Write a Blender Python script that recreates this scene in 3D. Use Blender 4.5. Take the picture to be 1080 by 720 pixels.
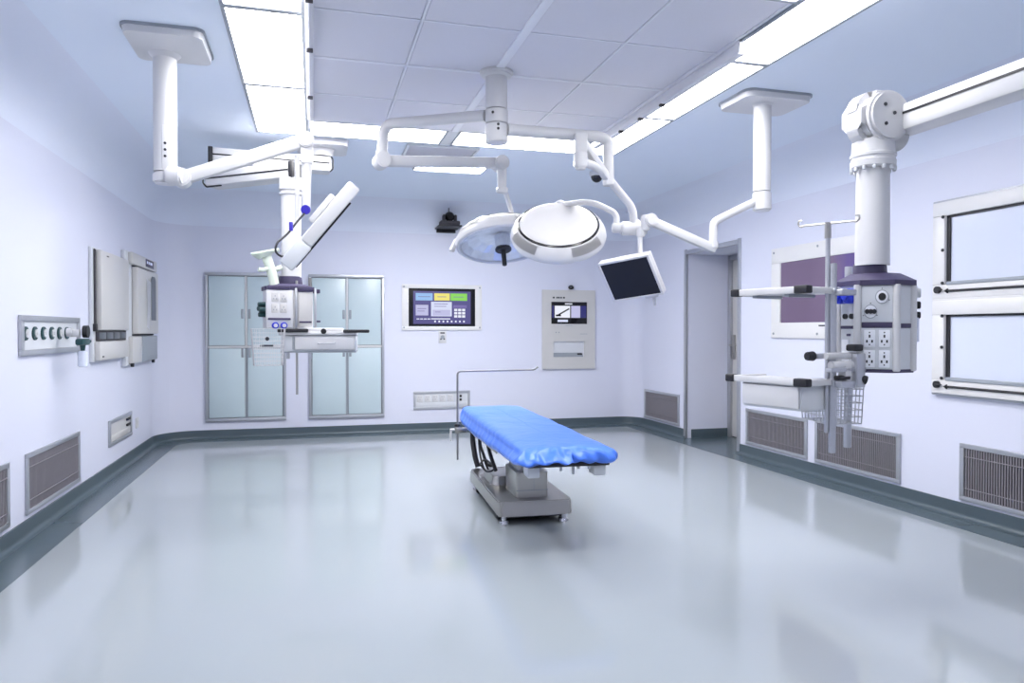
import bpy, bmesh, math, random
from mathutils import Vector, Matrix
random.seed(7)
for o in list(bpy.data.objects): bpy.data.objects.remove(o)
S = bpy.context.scene
COL = S.collection
PI = math.pi
# ---------------------------------------------------------------- camera, world, exposure
cam_data = bpy.data.cameras.new('camera'); cam = bpy.data.objects.new('camera', cam_data); COL.objects.link(cam)
cam_data.sensor_width = 36.0; cam_data.lens = 36.0 * 766.585 / 1080.0; cam_data.clip_start = 0.02
yaw, pitch, roll = 0.2675, -0.01518, -0.0006
cam.matrix_world = (Matrix.Translation((0, 0, 1.25)) @ Matrix.Rotation(-yaw, 4, 'Z') @ Matrix.Rotation(PI/2 + pitch, 4, 'X') @ Matrix.Rotation(-roll, 4, 'Z'))
S.camera = cam
w = bpy.data.worlds.new('world'); S.world = w; w.use_nodes = True
w.node_tree.nodes['Background'].inputs[0].default_value = (0.8, 0.86, 1, 1)
w.node_tree.nodes['Background'].inputs[1].default_value = 0.3
S.view_settings.view_transform = 'Standard'; S.view_settings.look = 'None'
S.view_settings.exposure = 0.0; S.view_settings.gamma = 1.0; S.view_settings.use_curve_mapping = False
LIGHT = 17.0          # radiance of the ceiling light panels

# ---------------------------------------------------------------- materials
def lin(c):
    c = c / 255.0
    return c / 12.92 if c <= 0.04045 else ((c + 0.055) / 1.055) ** 2.4
def rgb(r, g, b): return (lin(r), lin(g), lin(b), 1.0)
def mat(name, col, rough=0.5, metal=0.0, spec=0.5, emit=None, estr=1.0, noise=0.0, nscale=30.0, bump=0.0, coat=0.0, rnoise=0.0):
    m = bpy.data.materials.new(name); m.use_nodes = True
    nt = m.node_tree; b = nt.nodes['Principled BSDF']
    b.inputs['Base Color'].default_value = col; b.inputs['Roughness'].default_value = rough
    b.inputs['Metallic'].default_value = metal; b.inputs['Specular IOR Level'].default_value = spec
    if coat: b.inputs['Coat Weight'].default_value = coat; b.inputs['Coat Roughness'].default_value = 0.08
    if emit: b.inputs['Emission Color'].default_value = emit; b.inputs['Emission Strength'].default_value = estr
    if noise or bump or rnoise:
        tc = nt.nodes.new('ShaderNodeTexCoord'); n = nt.nodes.new('ShaderNodeTexNoise')
        n.inputs['Scale'].default_value = nscale; n.inputs['Detail'].default_value = 4
        nt.links.new(tc.outputs['Object'], n.inputs['Vector'])
        if noise:
            mr = nt.nodes.new('ShaderNodeMapRange'); mr.inputs[3].default_value = 1 - noise; mr.inputs[4].default_value = 1 + noise
            mx = nt.nodes.new('ShaderNodeMix'); mx.data_type = 'RGBA'; mx.blend_type = 'MULTIPLY'; mx.inputs[0].default_value = 1
            mx.inputs[6].default_value = col
            nt.links.new(n.outputs['Fac'], mr.inputs[0]); nt.links.new(mr.outputs[0], mx.inputs[7]); nt.links.new(mx.outputs[2], b.inputs['Base Color'])
        if rnoise:
            mr = nt.nodes.new('ShaderNodeMapRange'); mr.inputs[3].default_value = rough - rnoise; mr.inputs[4].default_value = rough + rnoise
            nt.links.new(n.outputs['Fac'], mr.inputs[0]); nt.links.new(mr.outputs[0], b.inputs['Roughness'])
        if bump:
            bp = nt.nodes.new('ShaderNodeBump'); bp.inputs['Strength'].default_value = bump; bp.inputs['Distance'].default_value = 0.01
            nt.links.new(n.outputs['Fac'], bp.inputs['Height']); nt.links.new(bp.outputs['Normal'], b.inputs['Normal'])
    return m
M = dict(
    wall=mat('wall_paint', (.68, .697, .81, 1), 0.4, spec=0.3, noise=0.01, nscale=2),
    ceil=mat('ceiling_paint', (.77, .84, .95, 1), 0.55, spec=0.2, noise=0.01, nscale=2),
    cove=mat('cove_shading_blend', (.75, .79, .90, 1), 0.5, spec=0.2, noise=0.01, nscale=2),  # in-between tone imitating the soft shading from wall to ceiling
    rail=mat('white_anodised_rail', (.74, .74, .78, 1), 0.35, noise=0.01),
    floor=mat('floor_epoxy', (.335, .37, .395, 1), 0.09, spec=0.6, noise=0.015, nscale=1.2, rnoise=0.02),
    border=mat('floor_border_vinyl', rgb(84, 98, 106), 0.25, spec=0.5, noise=0.04, nscale=9),
    skirt=mat('skirting_vinyl', rgb(74, 88, 96), 0.4, noise=0.03, nscale=9),
    tile=mat('perforated_ceiling_panel', rgb(215, 215, 224), 0.6, noise=0.015, nscale=60),
    joint=mat('ceiling_joint_strip', rgb(226, 228, 236), 0.5, noise=0.01),
    light=mat('light_diffuser', rgb(255, 255, 255), 0.5, emit=(1.0, 0.99, 1.0, 1), estr=LIGHT),
    frame=mat('warm_white_frame', (.74, .73, .725, 1), 0.35, noise=0.01),
    bright=mat('bright_diffuser', rgb(255, 255, 255), 0.5, emit=(1.0, 0.99, 1.0, 1), estr=LIGHT*4.3),
    white=mat('white_enamel', (.62, .62, .635, 1), 0.3, noise=0.008, nscale=12),
    offwhite=mat('cream_enamel', (.58, .57, .56, 1), 0.35, noise=0.01, nscale=12),
    grey=mat('light_grey_enamel', rgb(208, 211, 216), 0.38, noise=0.015, nscale=12),
    midgrey=mat('mid_grey_plastic', rgb(150, 156, 164), 0.45, noise=0.02),
    alu=mat('brushed_aluminium', rgb(186, 188, 194), 0.35, 0.7, noise=0.03, nscale=60),
    steel=mat('stainless_steel', rgb(176, 174, 170), 0.28, 0.95, noise=0.02, nscale=6),
    satin=mat('satin_steel', rgb(140, 140, 142), 0.45, 0.8, noise=0.02),
    chrome=mat('chrome', rgb(215, 216, 220), 0.14, 1.0, rnoise=0.02),
    black=mat('black_rubber', rgb(26, 26, 32), 0.5, noise=0.05),
    gloss=mat('black_gloss', rgb(14, 14, 18), 0.12, noise=0.05),
    slate=mat('slate_purple_plastic', rgb(62, 56, 86), 0.42, noise=0.03),
    blue=mat('blue_plastic', rgb(38, 60, 205), 0.35, noise=0.03),
    navy=mat('navy_plastic', rgb(52, 44, 168), 0.35, noise=0.03),
    cabinet=mat('cabinet_door_laminate', rgb(190, 206, 212), 0.3, noise=0.015, nscale=4),
    slat=mat('grille_slat_metal', rgb(150, 146, 152), 0.5, 0.2, noise=0.05, nscale=20),
    dark=mat('dark_duct', rgb(62, 60, 66), 0.8, noise=0.1),
    cover=mat('blue_vinyl_cover', rgb(72, 122, 228), 0.32, spec=0.5, noise=0.03, nscale=14, bump=0.45),
    teal=mat('dark_teal_plastic', rgb(22, 62, 66), 0.4, noise=0.05),
    palegreen=mat('pale_green_enamel', rgb(214, 224, 208), 0.35, noise=0.01),
    acrylic=mat('frosted_acrylic', rgb(214, 220, 236), 0.16, spec=0.5, noise=0.01, nscale=3),
    glass=mat('smoked_glass', rgb(84, 90, 98), 0.35, noise=0.05),
    paper=mat('paper', rgb(238, 240, 246), 0.7, noise=0.01),
    bezel=mat('screen_black', rgb(10, 10, 14), 0.15, noise=0.05),
    monitor=mat('monitor_panel', rgb(36, 37, 43), 0.55, spec=0.2, noise=0.04),
    led=mat('dark_ink', rgb(40, 42, 50), 0.5, noise=0.02),
)
def screen_mat(name, r, g, b, s=1.0): return mat(name, rgb(12, 12, 16), 0.2, emit=rgb(r, g, b), estr=s, noise=0.02)

# ---------------------------------------------------------------- mesh helpers
def box(bm, c, s, rot=None, bev=0.0, seg=2):
    mtx = Matrix.Translation(c) @ (rot.to_4x4() if rot is not None else Matrix()) @ Matrix.Diagonal((s[0], s[1], s[2], 1))
    r = bmesh.ops.create_cube(bm, size=1, matrix=mtx)
    if bev:
        es = list({e for v in r['verts'] for e in v.link_edges})
        bmesh.ops.bevel(bm, geom=es, offset=bev, segments=seg, affect='EDGES', profile=0.5)
    return bm
def b2(bm, x0, x1, y0, y1, z0, z1, bev=0.0): return box(bm, ((x0+x1)/2, (y0+y1)/2, (z0+z1)/2), (abs(x1-x0), abs(y1-y0), abs(z1-z0)), None, bev)
def rod(bm, p0, p1, r0, r1=None, seg=24, bev=0.0):
    p0, p1 = Vector(p0), Vector(p1); d = p1 - p0; r1 = r0 if r1 is None else r1
    q = Vector((0, 0, 1)).rotation_difference(d.normalized()).to_matrix().to_4x4()
    r = bmesh.ops.create_cone(bm, cap_ends=True, segments=seg, radius1=r0, radius2=r1, depth=d.length, matrix=Matrix.Translation((p0+p1)/2) @ q)
    if bev:
        es = [e for e in {e for v in r['verts'] for e in v.link_edges} if any(len(f.verts) > 4 for f in e.link_faces)]
        bmesh.ops.bevel(bm, geom=es, offset=bev, segments=2, affect='EDGES')
    return bm
def ball(bm, c, r, seg=16, scale=(1, 1, 1)):
    bmesh.ops.create_uvsphere(bm, u_segments=seg, v_segments=seg//2+2, radius=r, matrix=Matrix.Translation(c) @ Matrix.Diagonal((*scale, 1))); return bm
def fillet(pts, r, n=6):
    pts = [Vector(p) for p in pts]
    if r <= 0 or len(pts) < 3: return pts
    out = [pts[0]]
    for i in range(1, len(pts)-1):
        a, b, c = pts[i-1], pts[i], pts[i+1]
        rr = min(r, (a-b).length*0.48, (c-b).length*0.48)
        s, e = b + (a-b).normalized()*rr, b + (c-b).normalized()*rr
        for k in range(n+1):
            t = k/n; out.append(s*(1-t)**2 + b*2*t*(1-t) + e*t*t)
    out.append(pts[-1]); return out
def tube(bm, pts, r, fil=0.0, seg=16, n=6, closed=False):
    P = fillet(pts, fil, n); rings = []; nrm = None
    for i, p in enumerate(P):
        t = (P[min(i+1, len(P)-1)] - P[max(i-1, 0)])
        if t.length < 1e-9: t = Vector((0, 0, 1))
        t.normalize()
        if nrm is None: nrm = t.orthogonal().normalized()
        nrm = (nrm - t*nrm.dot(t)).normalized(); bn = t.cross(nrm)
        rings.append([bm.verts.new(p + (nrm*math.cos(2*PI*k/seg) + bn*math.sin(2*PI*k/seg))*r) for k in range(seg)])
    for a, b in zip(rings, rings[1:]):
        for k in range(seg): bm.faces.new((a[k], a[(k+1) % seg], b[(k+1) % seg], b[k]))
    bm.faces.new(rings[0][::-1]); bm.faces.new(rings[-1]); return bm
def lathe(bm, prof, seg=48, mtx=Matrix()):
    rings = []
    for r, z in prof:
        if r < 1e-6: rings.append([bm.verts.new(mtx @ Vector((0, 0, z)))])
        else: rings.append([bm.verts.new(mtx @ Vector((r*math.cos(2*PI*k/seg), r*math.sin(2*PI*k/seg), z))) for k in range(seg)])
    for a, b in zip(rings, rings[1:]):
        for k in range(seg):
            k2 = (k+1) % seg
            if len(a) == 1 and len(b) == 1: continue
            if len(a) == 1: bm.faces.new((a[0], b[k], b[k2]))
            elif len(b) == 1: bm.faces.new((a[k], a[k2], b[0]))
            else: bm.faces.new((a[k], a[k2], b[k2], b[k]))
    return bm
def prism(bm, poly, z0, z1, mtx=Matrix(), top=1.0, bev=0.0):
    n = len(poly)
    a = [bm.verts.new(mtx @ Vector((x, y, z0))) for x, y in poly]; b = [bm.verts.new(mtx @ Vector((x*top, y*top, z1))) for x, y in poly]
    fs = [bm.faces.new(a[::-1]), bm.faces.new(b)]
    for k in range(n): fs.append(bm.faces.new((a[k], a[(k+1) % n], b[(k+1) % n], b[k])))
    if bev: bmesh.ops.bevel(bm, geom=list({e for f in fs for e in f.edges}), offset=bev, segments=2, affect='EDGES')
    return bm
def rrect(w, h, r, n=5):
    out = []
    for cx, cy, a in ((w/2-r, h/2-r, 0), (-w/2+r, h/2-r, 90), (-w/2+r, -h/2+r, 180), (w/2-r, -h/2+r, 270)):
        for k in range(n+1):
            t = math.radians(a + 90*k/n); out.append((cx + r*math.cos(t), cy + r*math.sin(t)))
    return out
def bar(bm, p0, p1, wd, ht, bev=0.01, ext=0.0):
    """rectangular beam from p0 to p1, upright"""
    p0, p1 = Vector(p0), Vector(p1); d = (p1-p0); x = d.normalized(); p0 = p0 - x*ext; p1 = p1 + x*ext
    y = Vector((0, 0, 1)).cross(x).normalized(); z = x.cross(y)
    rot = Matrix((x, y, z)).transposed()
    box(bm, (p0+p1)/2, ((p1-p0).length, wd, ht), rot, bev); return bm
def frame(bm, wo, ho, wi, hi, y0, y1, cx=0, cz=0, bev=0.0):
    """rectangular ring in the local XZ plane, outer wo*ho, inner wi*hi"""
    t, s = (wo-wi)/2, (ho-hi)/2
    b2(bm, cx-wo/2, cx+wo/2, y0, y1, cz+ho/2-s, cz+ho/2, bev); b2(bm, cx-wo/2, cx+wo/2, y0, y1, cz-ho/2, cz-ho/2+s, bev)
    b2(bm, cx-wo/2, cx-wo/2+t, y0, y1, cz-ho/2+s, cz+ho/2-s, bev); b2(bm, cx+wo/2-t, cx+wo/2, y0, y1, cz-ho/2+s, cz+ho/2-s, bev)
    return bm
B = bmesh.new
# ---------------------------------------------------------------- object helpers
def mesh_obj(name, bm, m, parent=None, world=False, ang=35):
    bmesh.ops.recalc_face_normals(bm, faces=bm.faces)
    if parent is not None and world: bm.transform(ROOT[parent.name].inverted())
    me = bpy.data.meshes.new(name); bm.to_mesh(me); bm.free()
    for f in me.polygons: f.use_smooth = True
    me.set_sharp_from_angle(angle=math.radians(ang))
    me.materials.append(m)
    o = bpy.data.objects.new(name, me); COL.objects.link(o)
    if parent is not None:
        o.parent = parent; ROOT[o.name] = ROOT[parent.name].copy()
    else: ROOT[o.name] = Matrix()
    return o
ROOT = {}
def thing(name, label, cat, loc=(0, 0, 0), rz=0.0, group=None):
    o = bpy.data.objects.new(name, None); COL.objects.link(o); o.empty_display_size = 0.1
    o.location = loc; o.rotation_euler = (0, 0, math.radians(rz)); o['label'] = label; o['category'] = cat
    if group: o['group'] = group
    ROOT[o.name] = Matrix.Translation(loc) @ Matrix.Rotation(math.radians(rz), 4, 'Z')
    return o
def part(name, bm, m, t, ang=35, label=None, world=False):
    o = mesh_obj(name, bm, m, t, world, ang)
    if label: o['label'] = label
    return o
def wpart(name, bm, m, t, ang=35, label=None): return part(name, bm, m, t, ang, label, True)
def piece(name, src, t, loc):
    """another copy of an alike piece, sharing its mesh"""
    o = src.copy(); COL.objects.link(o); o.parent = t; o.location = loc; return o
def struct(name, bm, m, parent=None, ang=35):
    o = mesh_obj(name, bm, m, parent, False, ang)
    if parent is None: o['kind'] = 'structure'
    return o
def disc(bm, c, r, y0, y1, seg=20):   # short cylinder along local Y
    return rod(bm, (c[0], y0, c[1]), (c[0], y1, c[1]), r, seg=seg)

# ================================================================ ROOM SHELL
XL, XR, YB, YF, H = -1.675, 4.175, 8.95, -1.7, 2.8
RC, RL, RR = 0.36, 0.42, 0.26
DY0, DY1, DZ, DX = 6.52, 7.58, 2.13, 4.74     # door niche
def arc(cx, cy, r, a0, a1, n=6): return [(cx + r*math.cos(math.radians(a0+(a1-a0)*k/n)), cy + r*math.sin(math.radians(a0+(a1-a0)*k/n))) for k in range(n+1)]
p_left = [(XL, YF), (XL, YB-RL)] + arc(XL+RL, YB-RL, RL, 180, 135)[1:]
p_back = arc(XL+RL, YB-RL, RL, 135, 90) + arc(XR-RR, YB-RR, RR, 90, 45)
p_right_a = arc(XR-RR, YB-RR, RR, 45, 0) + [(XR, DY1)]
p_right_d = [(XR, DY1), (XR, DY0)]
p_right_b = [(XR, DY0), (XR, YF)]
p_front = [(XR, YF), (XL, YF)]
full = p_left + p_back[1:] + p_right_a[1:] + p_right_d[1:] + p_right_b[1:]
def offset_path(path, d):
    out = []
    for i, p in enumerate(path):
        ns = []
        for a, b in ((path[i-1], p) if i > 0 else (None, None), (p, path[i+1]) if i < len(path)-1 else (None, None)):
            if a is None: continue
            v = Vector((b[0]-a[0], b[1]-a[1])).normalized(); ns.append(Vector((v.y, -v.x)))
        n = sum(ns, Vector((0, 0))); n.normalize(); k = d / max(0.5, n.dot(ns[0]))
        out.append((p[0]+n.x*k, p[1]+n.y*k))
    return out
def full_offset(sub, d):
    """offset a sub path using normals of the full path so that pieces meet"""
    off = offset_path(full, d); idx = [min(range(len(full)), key=lambda i: (full[i][0]-q[0])**2+(full[i][1]-q[1])**2) for q in sub]
    return [off[i] for i in idx]
def sweep(bm, path, prof, off=full_offset):
    rows = [[bm.verts.new((x, y, z)) for x, y in off(path, d)] for d, z in prof]
    for a, b in zip(rows, rows[1:]):
        for k in range(len(a)-1): bm.faces.new((a[k], a[k+1], b[k+1], b[k]))
    return bm
cove = [(RC*(1-math.cos(math.radians(a))), H-RC+RC*math.sin(math.radians(a))) for a in range(0, 91, 10)]
wall_prof = [(0, 0), (0, H-RC)]
struct('wall_left', sweep(B(), p_left, wall_prof), M['wall'])
struct('wall_back', sweep(B(), p_back, wall_prof), M['wall'])
bm = sweep(B(), p_right_a, wall_prof); sweep(bm, p_right_d, [(0, DZ), (0, H-RC)]); sweep(bm, p_right_b, wall_prof)
# reveal of the door recess
def quad(bm, *ps): bm.faces.new([bm.verts.new(p) for p in ps])
quad(bm, (XR, DY1, 0), (DX, DY1, 0), (DX, DY1, DZ), (XR, DY1, DZ)); quad(bm, (XR, DY0, 0), (DX, DY0, 0), (DX, DY0, DZ), (XR, DY0, DZ))
quad(bm, (XR, DY0, DZ), (DX, DY0, DZ), (DX, DY1, DZ), (XR, DY1, DZ)); quad(bm, (DX+.08, DY0-.1, 0), (DX+.08, DY1+.1, 0), (DX+.08, DY1+.1, DZ+.1), (DX+.08, DY0-.1, DZ+.1))
struct('wall_right', bm, M['wall'])
struct('trim_3', sweep(B(), full, cove), M['cove'])
bm = B(); quad(bm, (XR, YF, 0), (XL, YF, 0), (XL, YF, H), (XR, YF, H)); struct('wall_front', bm, M['wall'])
bm = B(); b2(bm, XL-.1, DX+.1, YF-.1, YB+.1, -0.1, 0.0); struct('floor', bm, M['floor'])
bm = B(); b2(bm, XL-.05, XR+.05, YF-.1, YB+.05, H, H+0.1); ceiling = struct('ceiling', bm, M['ceil'])
# dark border vinyl along the walls and in the door recess
bm = B()
p_band = [q for q in full]
rows = []
for (d, z) in ((0.0, 0.003), (0.235, 0.003), (0.235, 0.0)): rows.append([bm.verts.new((x, y, z)) for x, y in offset_path(full, d)])
for a, b in zip(rows, rows[1:]):
    for k in range(len(a)-1): bm.faces.new((a[k], a[k+1], b[k+1], b[k]))
quad(bm, (XR, DY0, .003), (DX, DY0, .003), (DX, DY1, .003), (XR, DY1, .003))
struct('trim_1', bm, M['border'])
# coved skirting
sk = [(0.0, 0.105), (0.012, 0.105), (0.014, 0.04)] + [(0.014+0.03*(1-math.cos(math.radians(a))), 0.035-0.03*math.sin(math.radians(a))) for a in (15, 40, 65, 90)] + [(0.05, 0.0035)]
struct('baseboard_left', sweep(B(), p_left, sk), M['skirt'])
struct('baseboard_back', sweep(B(), p_back, sk), M['skirt'])
bm = sweep(B(), p_right_a, sk); sweep(bm, p_right_b, sk); struct('baseboard_right', bm, M['skirt'])
bm = B(); b2(bm, XR+.06, DX, DY1-.014, DY1, 0.003, .105, .003); b2(bm, XR+.06, DX, DY0, DY0+.014, 0.003, .105, .003); struct('baseboard_recess', bm, M['skirt'])
# door frame (steel jamb lining around the recess mouth) and the door
bm = B()
for y0, y1 in ((DY1-.004, DY1+.045), (DY0-.045, DY0+.004)): b2(bm, XR-.016, XR+.012, y0, y1, 0.003, DZ+.055, .004)
b2(bm, XR-.016, XR+.012, DY0+.004, DY1-.004, DZ-.004, DZ+.045, .004)
struct('trim_2', bm, M['alu'])
bm = B(); b2(bm, DX, DX+.05, DY0, DY1, 0.012, DZ, .003); door = struct('door_1', bm, M['offwhite'])
bm = B(); b2(bm, DX-.035, DX+.01, DY1-.06, DY1-.002, 0.004, DZ-.004, .004); b2(bm, DX-.035, DX+.01, DY0+.002, DY0+.06, 0.004, DZ-.004, .004); b2(bm, DX-.035, DX+.01, DY0+.06, DY1-.06, DZ-.06, DZ-.004, .004)
struct('door_frame', bm, M['alu'], door)
bm = B(); b2(bm, DX-.022, DX+.001, 7.455, 7.51, .92, 1.2, .006); rod(bm, (DX-.02, 7.48, 1.08), (DX-.07, 7.48, 1.08), .011, seg=14); tube(bm, [(DX-.065, 7.485, 1.08), (DX-.066, 7.36, 1.08)], .011, seg=12); rod(bm, (DX-.03, 7.48, .98), (DX-.02, 7.48, .98), .014, seg=14)
struct('door_handle', bm, M['steel'], door)

# ================================================================ CEILING FIELD: panels, joints, light panels, rails
LX0, LX1, LX2, LX3 = -0.42, -0.03, 2.20, 2.56
LY0, LY1, LY2, LY3 = 2.56, 2.97, 5.55, 5.98
xs = [0.0, 0.53, 1.06, 1.62, 2.17]; ys = [2.97, 3.62, 4.255, 4.91, 5.55]
ZT = H - 0.012
for i in range(4):
    for j in range(4):
        bm = B(); g = .009
        b2(bm, xs[i]+g, xs[i+1]-g, ys[j]+g, ys[j+1]-g, ZT, H-0.001, .003)
        struct('ceiling_panel', bm, M['tile'], ceiling)
for k, x in enumerate(xs):
    wd = .05 if k == 2 else .014
    bm = B(); b2(bm, x-wd/2, x+wd/2, LY1, LY2, ZT-(.008 if k == 2 else .003), H, .002); struct('joint_strip', bm, M['joint'], ceiling)
for k, y in enumerate(ys):
    wd = .03 if k == 2 else .014
    bm = B(); b2(bm, xs[0], xs[-1], y-wd/2, y+wd/2, ZT-(.005 if k == 2 else .003), H, .002); struct('joint_strip', bm, M['joint'], ceiling)
def light_panel(x0, x1, y0, y1, label, grp='light strips around the panelled ceiling field', z=H):
    t = thing('ceiling_light', label, 'ceiling light', ((x0+x1)/2, (y0+y1)/2, z), 0, grp)
    bm = B(); f = .02
    for a in ((x0, x1, y0, y0+f), (x0, x1, y1-f, y1), (x0, x0+f, y0+f, y1-f), (x1-f, x1, y0+f, y1-f)): b2(bm, *a, z-.016, z-.0005, .002)
    wpart('frame', bm, M['midgrey'], t)
    bm = B(); b2(bm, x0+f, x1-f, y0+f, y1-f, z-.011, z-.001); wpart('diffuser', bm, M['light'], t)
yl = [LY0, 3.70, 4.84, LY3]
for k, nm in enumerate(('nearest the camera', 'middle', 'farthest')):
    light_panel(LX0, LX1, yl[k], yl[k+1], 'glowing light panel left of grey ceiling field, %s of three in line' % nm)
    light_panel(LX2, LX3, yl[k], yl[k+1], 'glowing light panel right of grey ceiling field, %s of three in line' % nm)
light_panel(LX1, 1.02, LY2, LY3, 'glowing light panel along the far edge of the ceiling field, left of the joint')
light_panel(1.10, LX2, LY2, LY3, 'glowing light panel along the far edge of the ceiling field, right of the joint')
light_panel(LX1, 1.08, LY0, LY1, 'glowing light panel along the near edge of the ceiling field, left half')
light_panel(1.08, LX2, LY0, LY1, 'glowing light panel along the near edge of the ceiling field, right half')
bm = B(); b2(bm, 1.02, 1.10, LY2, LY3, H-.014, H-.0005, .002); struct('joint_strip', bm, M['grey'], ceiling)
# light near the back wall, and two unseen panels added for fill
t_small = None
def plain_light(x0, x1, y0, y1, label, m='light'):
    t = thing('ceiling_light', label, 'ceiling light', ((x0+x1)/2, (y0+y1)/2, H), 0)
    bm = B(); f = .014
    for a in ((x0, x1, y0, y0+f), (x0, x1, y1-f, y1), (x0, x0+f, y0+f, y1-f), (x1-f, x1, y0+f, y1-f)): b2(bm, *a, H-.016, H-.0005, .002)
    wpart('frame', bm, M['white'], t)
    bm = B(); b2(bm, x0+f, x1-f, y0+f, y1-f, H-.011, H-.001); wpart('diffuser', bm, M[m], t)
plain_light(.93, 1.6, 6.5, 7.0, 'small glowing ceiling light near the back wall, beyond the lamp arm', 'bright')
plain_light(-0.3, .9, 0.2, .6, 'added unseen fill panel on the ceiling above the camera, left one')
plain_light(1.7, 2.9, 0.2, .6, 'added unseen fill panel on the ceiling above the camera, right one')
# return air panel
t = thing('air_vent', 'grey ceiling return air panel between the light strip and back wall', 'vent', (1.07, 6.26, H))
bm = B()
for a in ((.76, 1.375, 6.05, 6.075), (.76, 1.375, 6.44, 6.465), (.76, .785, 6.075, 6.44), (1.35, 1.375, 6.075, 6.44)): b2(bm, *a, H-.018, H-.0005, .003)
wpart('frame', bm, M['grey'], t)
bm = B(); b2(bm, .785, 1.35, 6.075, 6.44, H-.008, H-.001)
for k in range(12): box(bm, (1.067, 6.09+k*.031, H-.012), (.56, .027, .003), Matrix.Rotation(.12, 3, 'X'))
o = wpart('slats', bm, M['tile'], t); o['kind'] = 'stuff'
# aluminium curtain rails along both long edges
for x, y0, y1, sgn, lab in ((2.19, 3.42, 5.5, 1, 'silver rail hanging along the right light strip'), (-.012, 2.6, 5.52, -1, 'silver rail hanging along the left light strip')):
    t = thing('curtain_rail', lab, 'rail', (x, (y0+y1)/2, H))
    bm = B(); b2(bm, x-.004, x+.004, y0, y1, H-.075, H-.012, .001); b2(bm, x-.012, x+.02*sgn+.012, y0, y1, H-.084, H-.074, .002); b2(bm, x-.022, x+.022, y0, y1, H-.02, H-.012, .002)
    wpart('rail', bm, M['rail'], t)
    for yy in ((4.3, 4.62, 4.95) if sgn > 0 else (3.35, 3.95, 4.75)):
        bm = B(); b2(bm, x-.015, x+.018, yy, yy+.03, H-.096, H-.08, .003); wpart('glider', bm, M['black'] if sgn > 0 else M['dark'], t)

# ================================================================ WALL THINGS
def wall_at(side, u, z):
    """location and rotation for wall-mounted things; local x runs right as seen, local -y points into the room"""
    return {'left': ((XL, u, z), 90), 'right': ((XR, u, z), -90), 'back': ((u, YB, z), 0)}[side]
def grille(side, u, z, wd, ht, label):
    loc, rz = wall_at(side, u, z)
    t = thing('air_grille', label, 'vent', loc, rz, 'low return air grilles in the walls')
    bm = B(); frame(bm, wd, ht, wd-.07, ht-.06, -.016, -.001, bev=.003); part('frame', bm, M['alu'], t)
    bm = B(); b2(bm, -wd/2+.035, wd/2-.035, -.003, -.001, -ht/2+.03, ht/2-.03); part('backing', bm, M['dark'], t)
    bm = B(); n = int((wd-.08)/.0185)
    for k in range(n):
        x = -wd/2+.04 + (k+.5)*(wd-.08)/n; box(bm, (x, -.008, 0), (.0065, .006, ht-.06), Matrix.Rotation(.1, 3, 'Z'))
    o = part('slats', bm, M['slat'], t); o['kind'] = 'stuff'
    for s in (-1, 1):
        bm = B(); rod(bm, (-wd/2+.035, -.0135, s*(ht/2-.085)), (wd/2-.035, -.0135, s*(ht/2-.085)), .003, seg=8); part('cross_bar', bm, M['slat'], t)
grille('left', 5.497, .318, 1.04, .37, 'grey louvred grille low on the left wall, whole one below the valve panel')
grille('left', 4.24, .318, .96, .37, 'grey louvred grille at the left edge of the photo, mostly cut off')
grille('right', 8.2, .306, .93, .37, 'grey louvred grille low on the right wall beyond the doorway')
grille('right', 5.9, .30, .93, .355, 'grey louvred grille low on the right wall, first one this side of the doorway')
grille('right', 4.86, .307, .94, .37, 'grey louvred grille low on the right wall beneath the pendant console')
grille('right', 3.41, .312, .94, .38, 'grey louvred grille low on the right wall under the film viewer')

# --- gas outlet panel, left wall
loc, rz = wall_at('left', 5.455, 1.218)
t = thing('gas_outlet_panel', 'framed grey gas outlet panel with row of dark valves on left wall', 'outlet panel', loc, rz)
bm = B(); frame(bm, 1.12, .245, 1.03, .175, -.022, -.001, bev=.004); part('frame', bm, M['alu'], t)
bm = B(); b2(bm, -.52, .52, -.008, -.001, -.09, .09); part('face_plate', bm, M['grey'], t)
for k in range(6):
    x = -.475 + k*.152
    bm = B(); disc(bm, (x, 0.012), .042, -.018, -.008); v = part('outlet_valve', bm, M['teal'], t)
    bm = B(); disc(bm, (x+.006, 0.012), .026, -.024, -.018); disc(bm, (x+.006, .012), .01, -.028, -.024); part('outlet_socket', bm, M['white'], v)
# regulator plugged into the last outlet
loc2 = (XL+.06, 5.56, 1.2)
t = thing('gas_regulator', 'dark teal regulator with white flask plugged into right end of outlet panel', 'regulator', loc2, 90)
bm = B(); disc(bm, (0, .035), .03, -.04, -.006); box(bm, (0, -.06, .03), (.05, .05, .05), None, .008); part('connector', bm, M['white'], t)
bm = B(); disc(bm, (.02, .04), .042, -.13, -.1); part('gauge', bm, M['black'], t)
bm = B(); box(bm, (0, -.1, -.03), (.17, .05, .045), None, .012); rod(bm, (.08, -.1, -.03), (.16, -.1, -.028), .012); rod(bm, (0, -.1, -.04), (0, -.1, -.1), .02, .012); part('valve_body', bm, M['teal'], t)
bm = B(); rod(bm, (0, -.1, -.09), (0, -.1, -.2), .032, seg=16, bev=.006); part('flask', bm, M['acrylic'], t)

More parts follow.
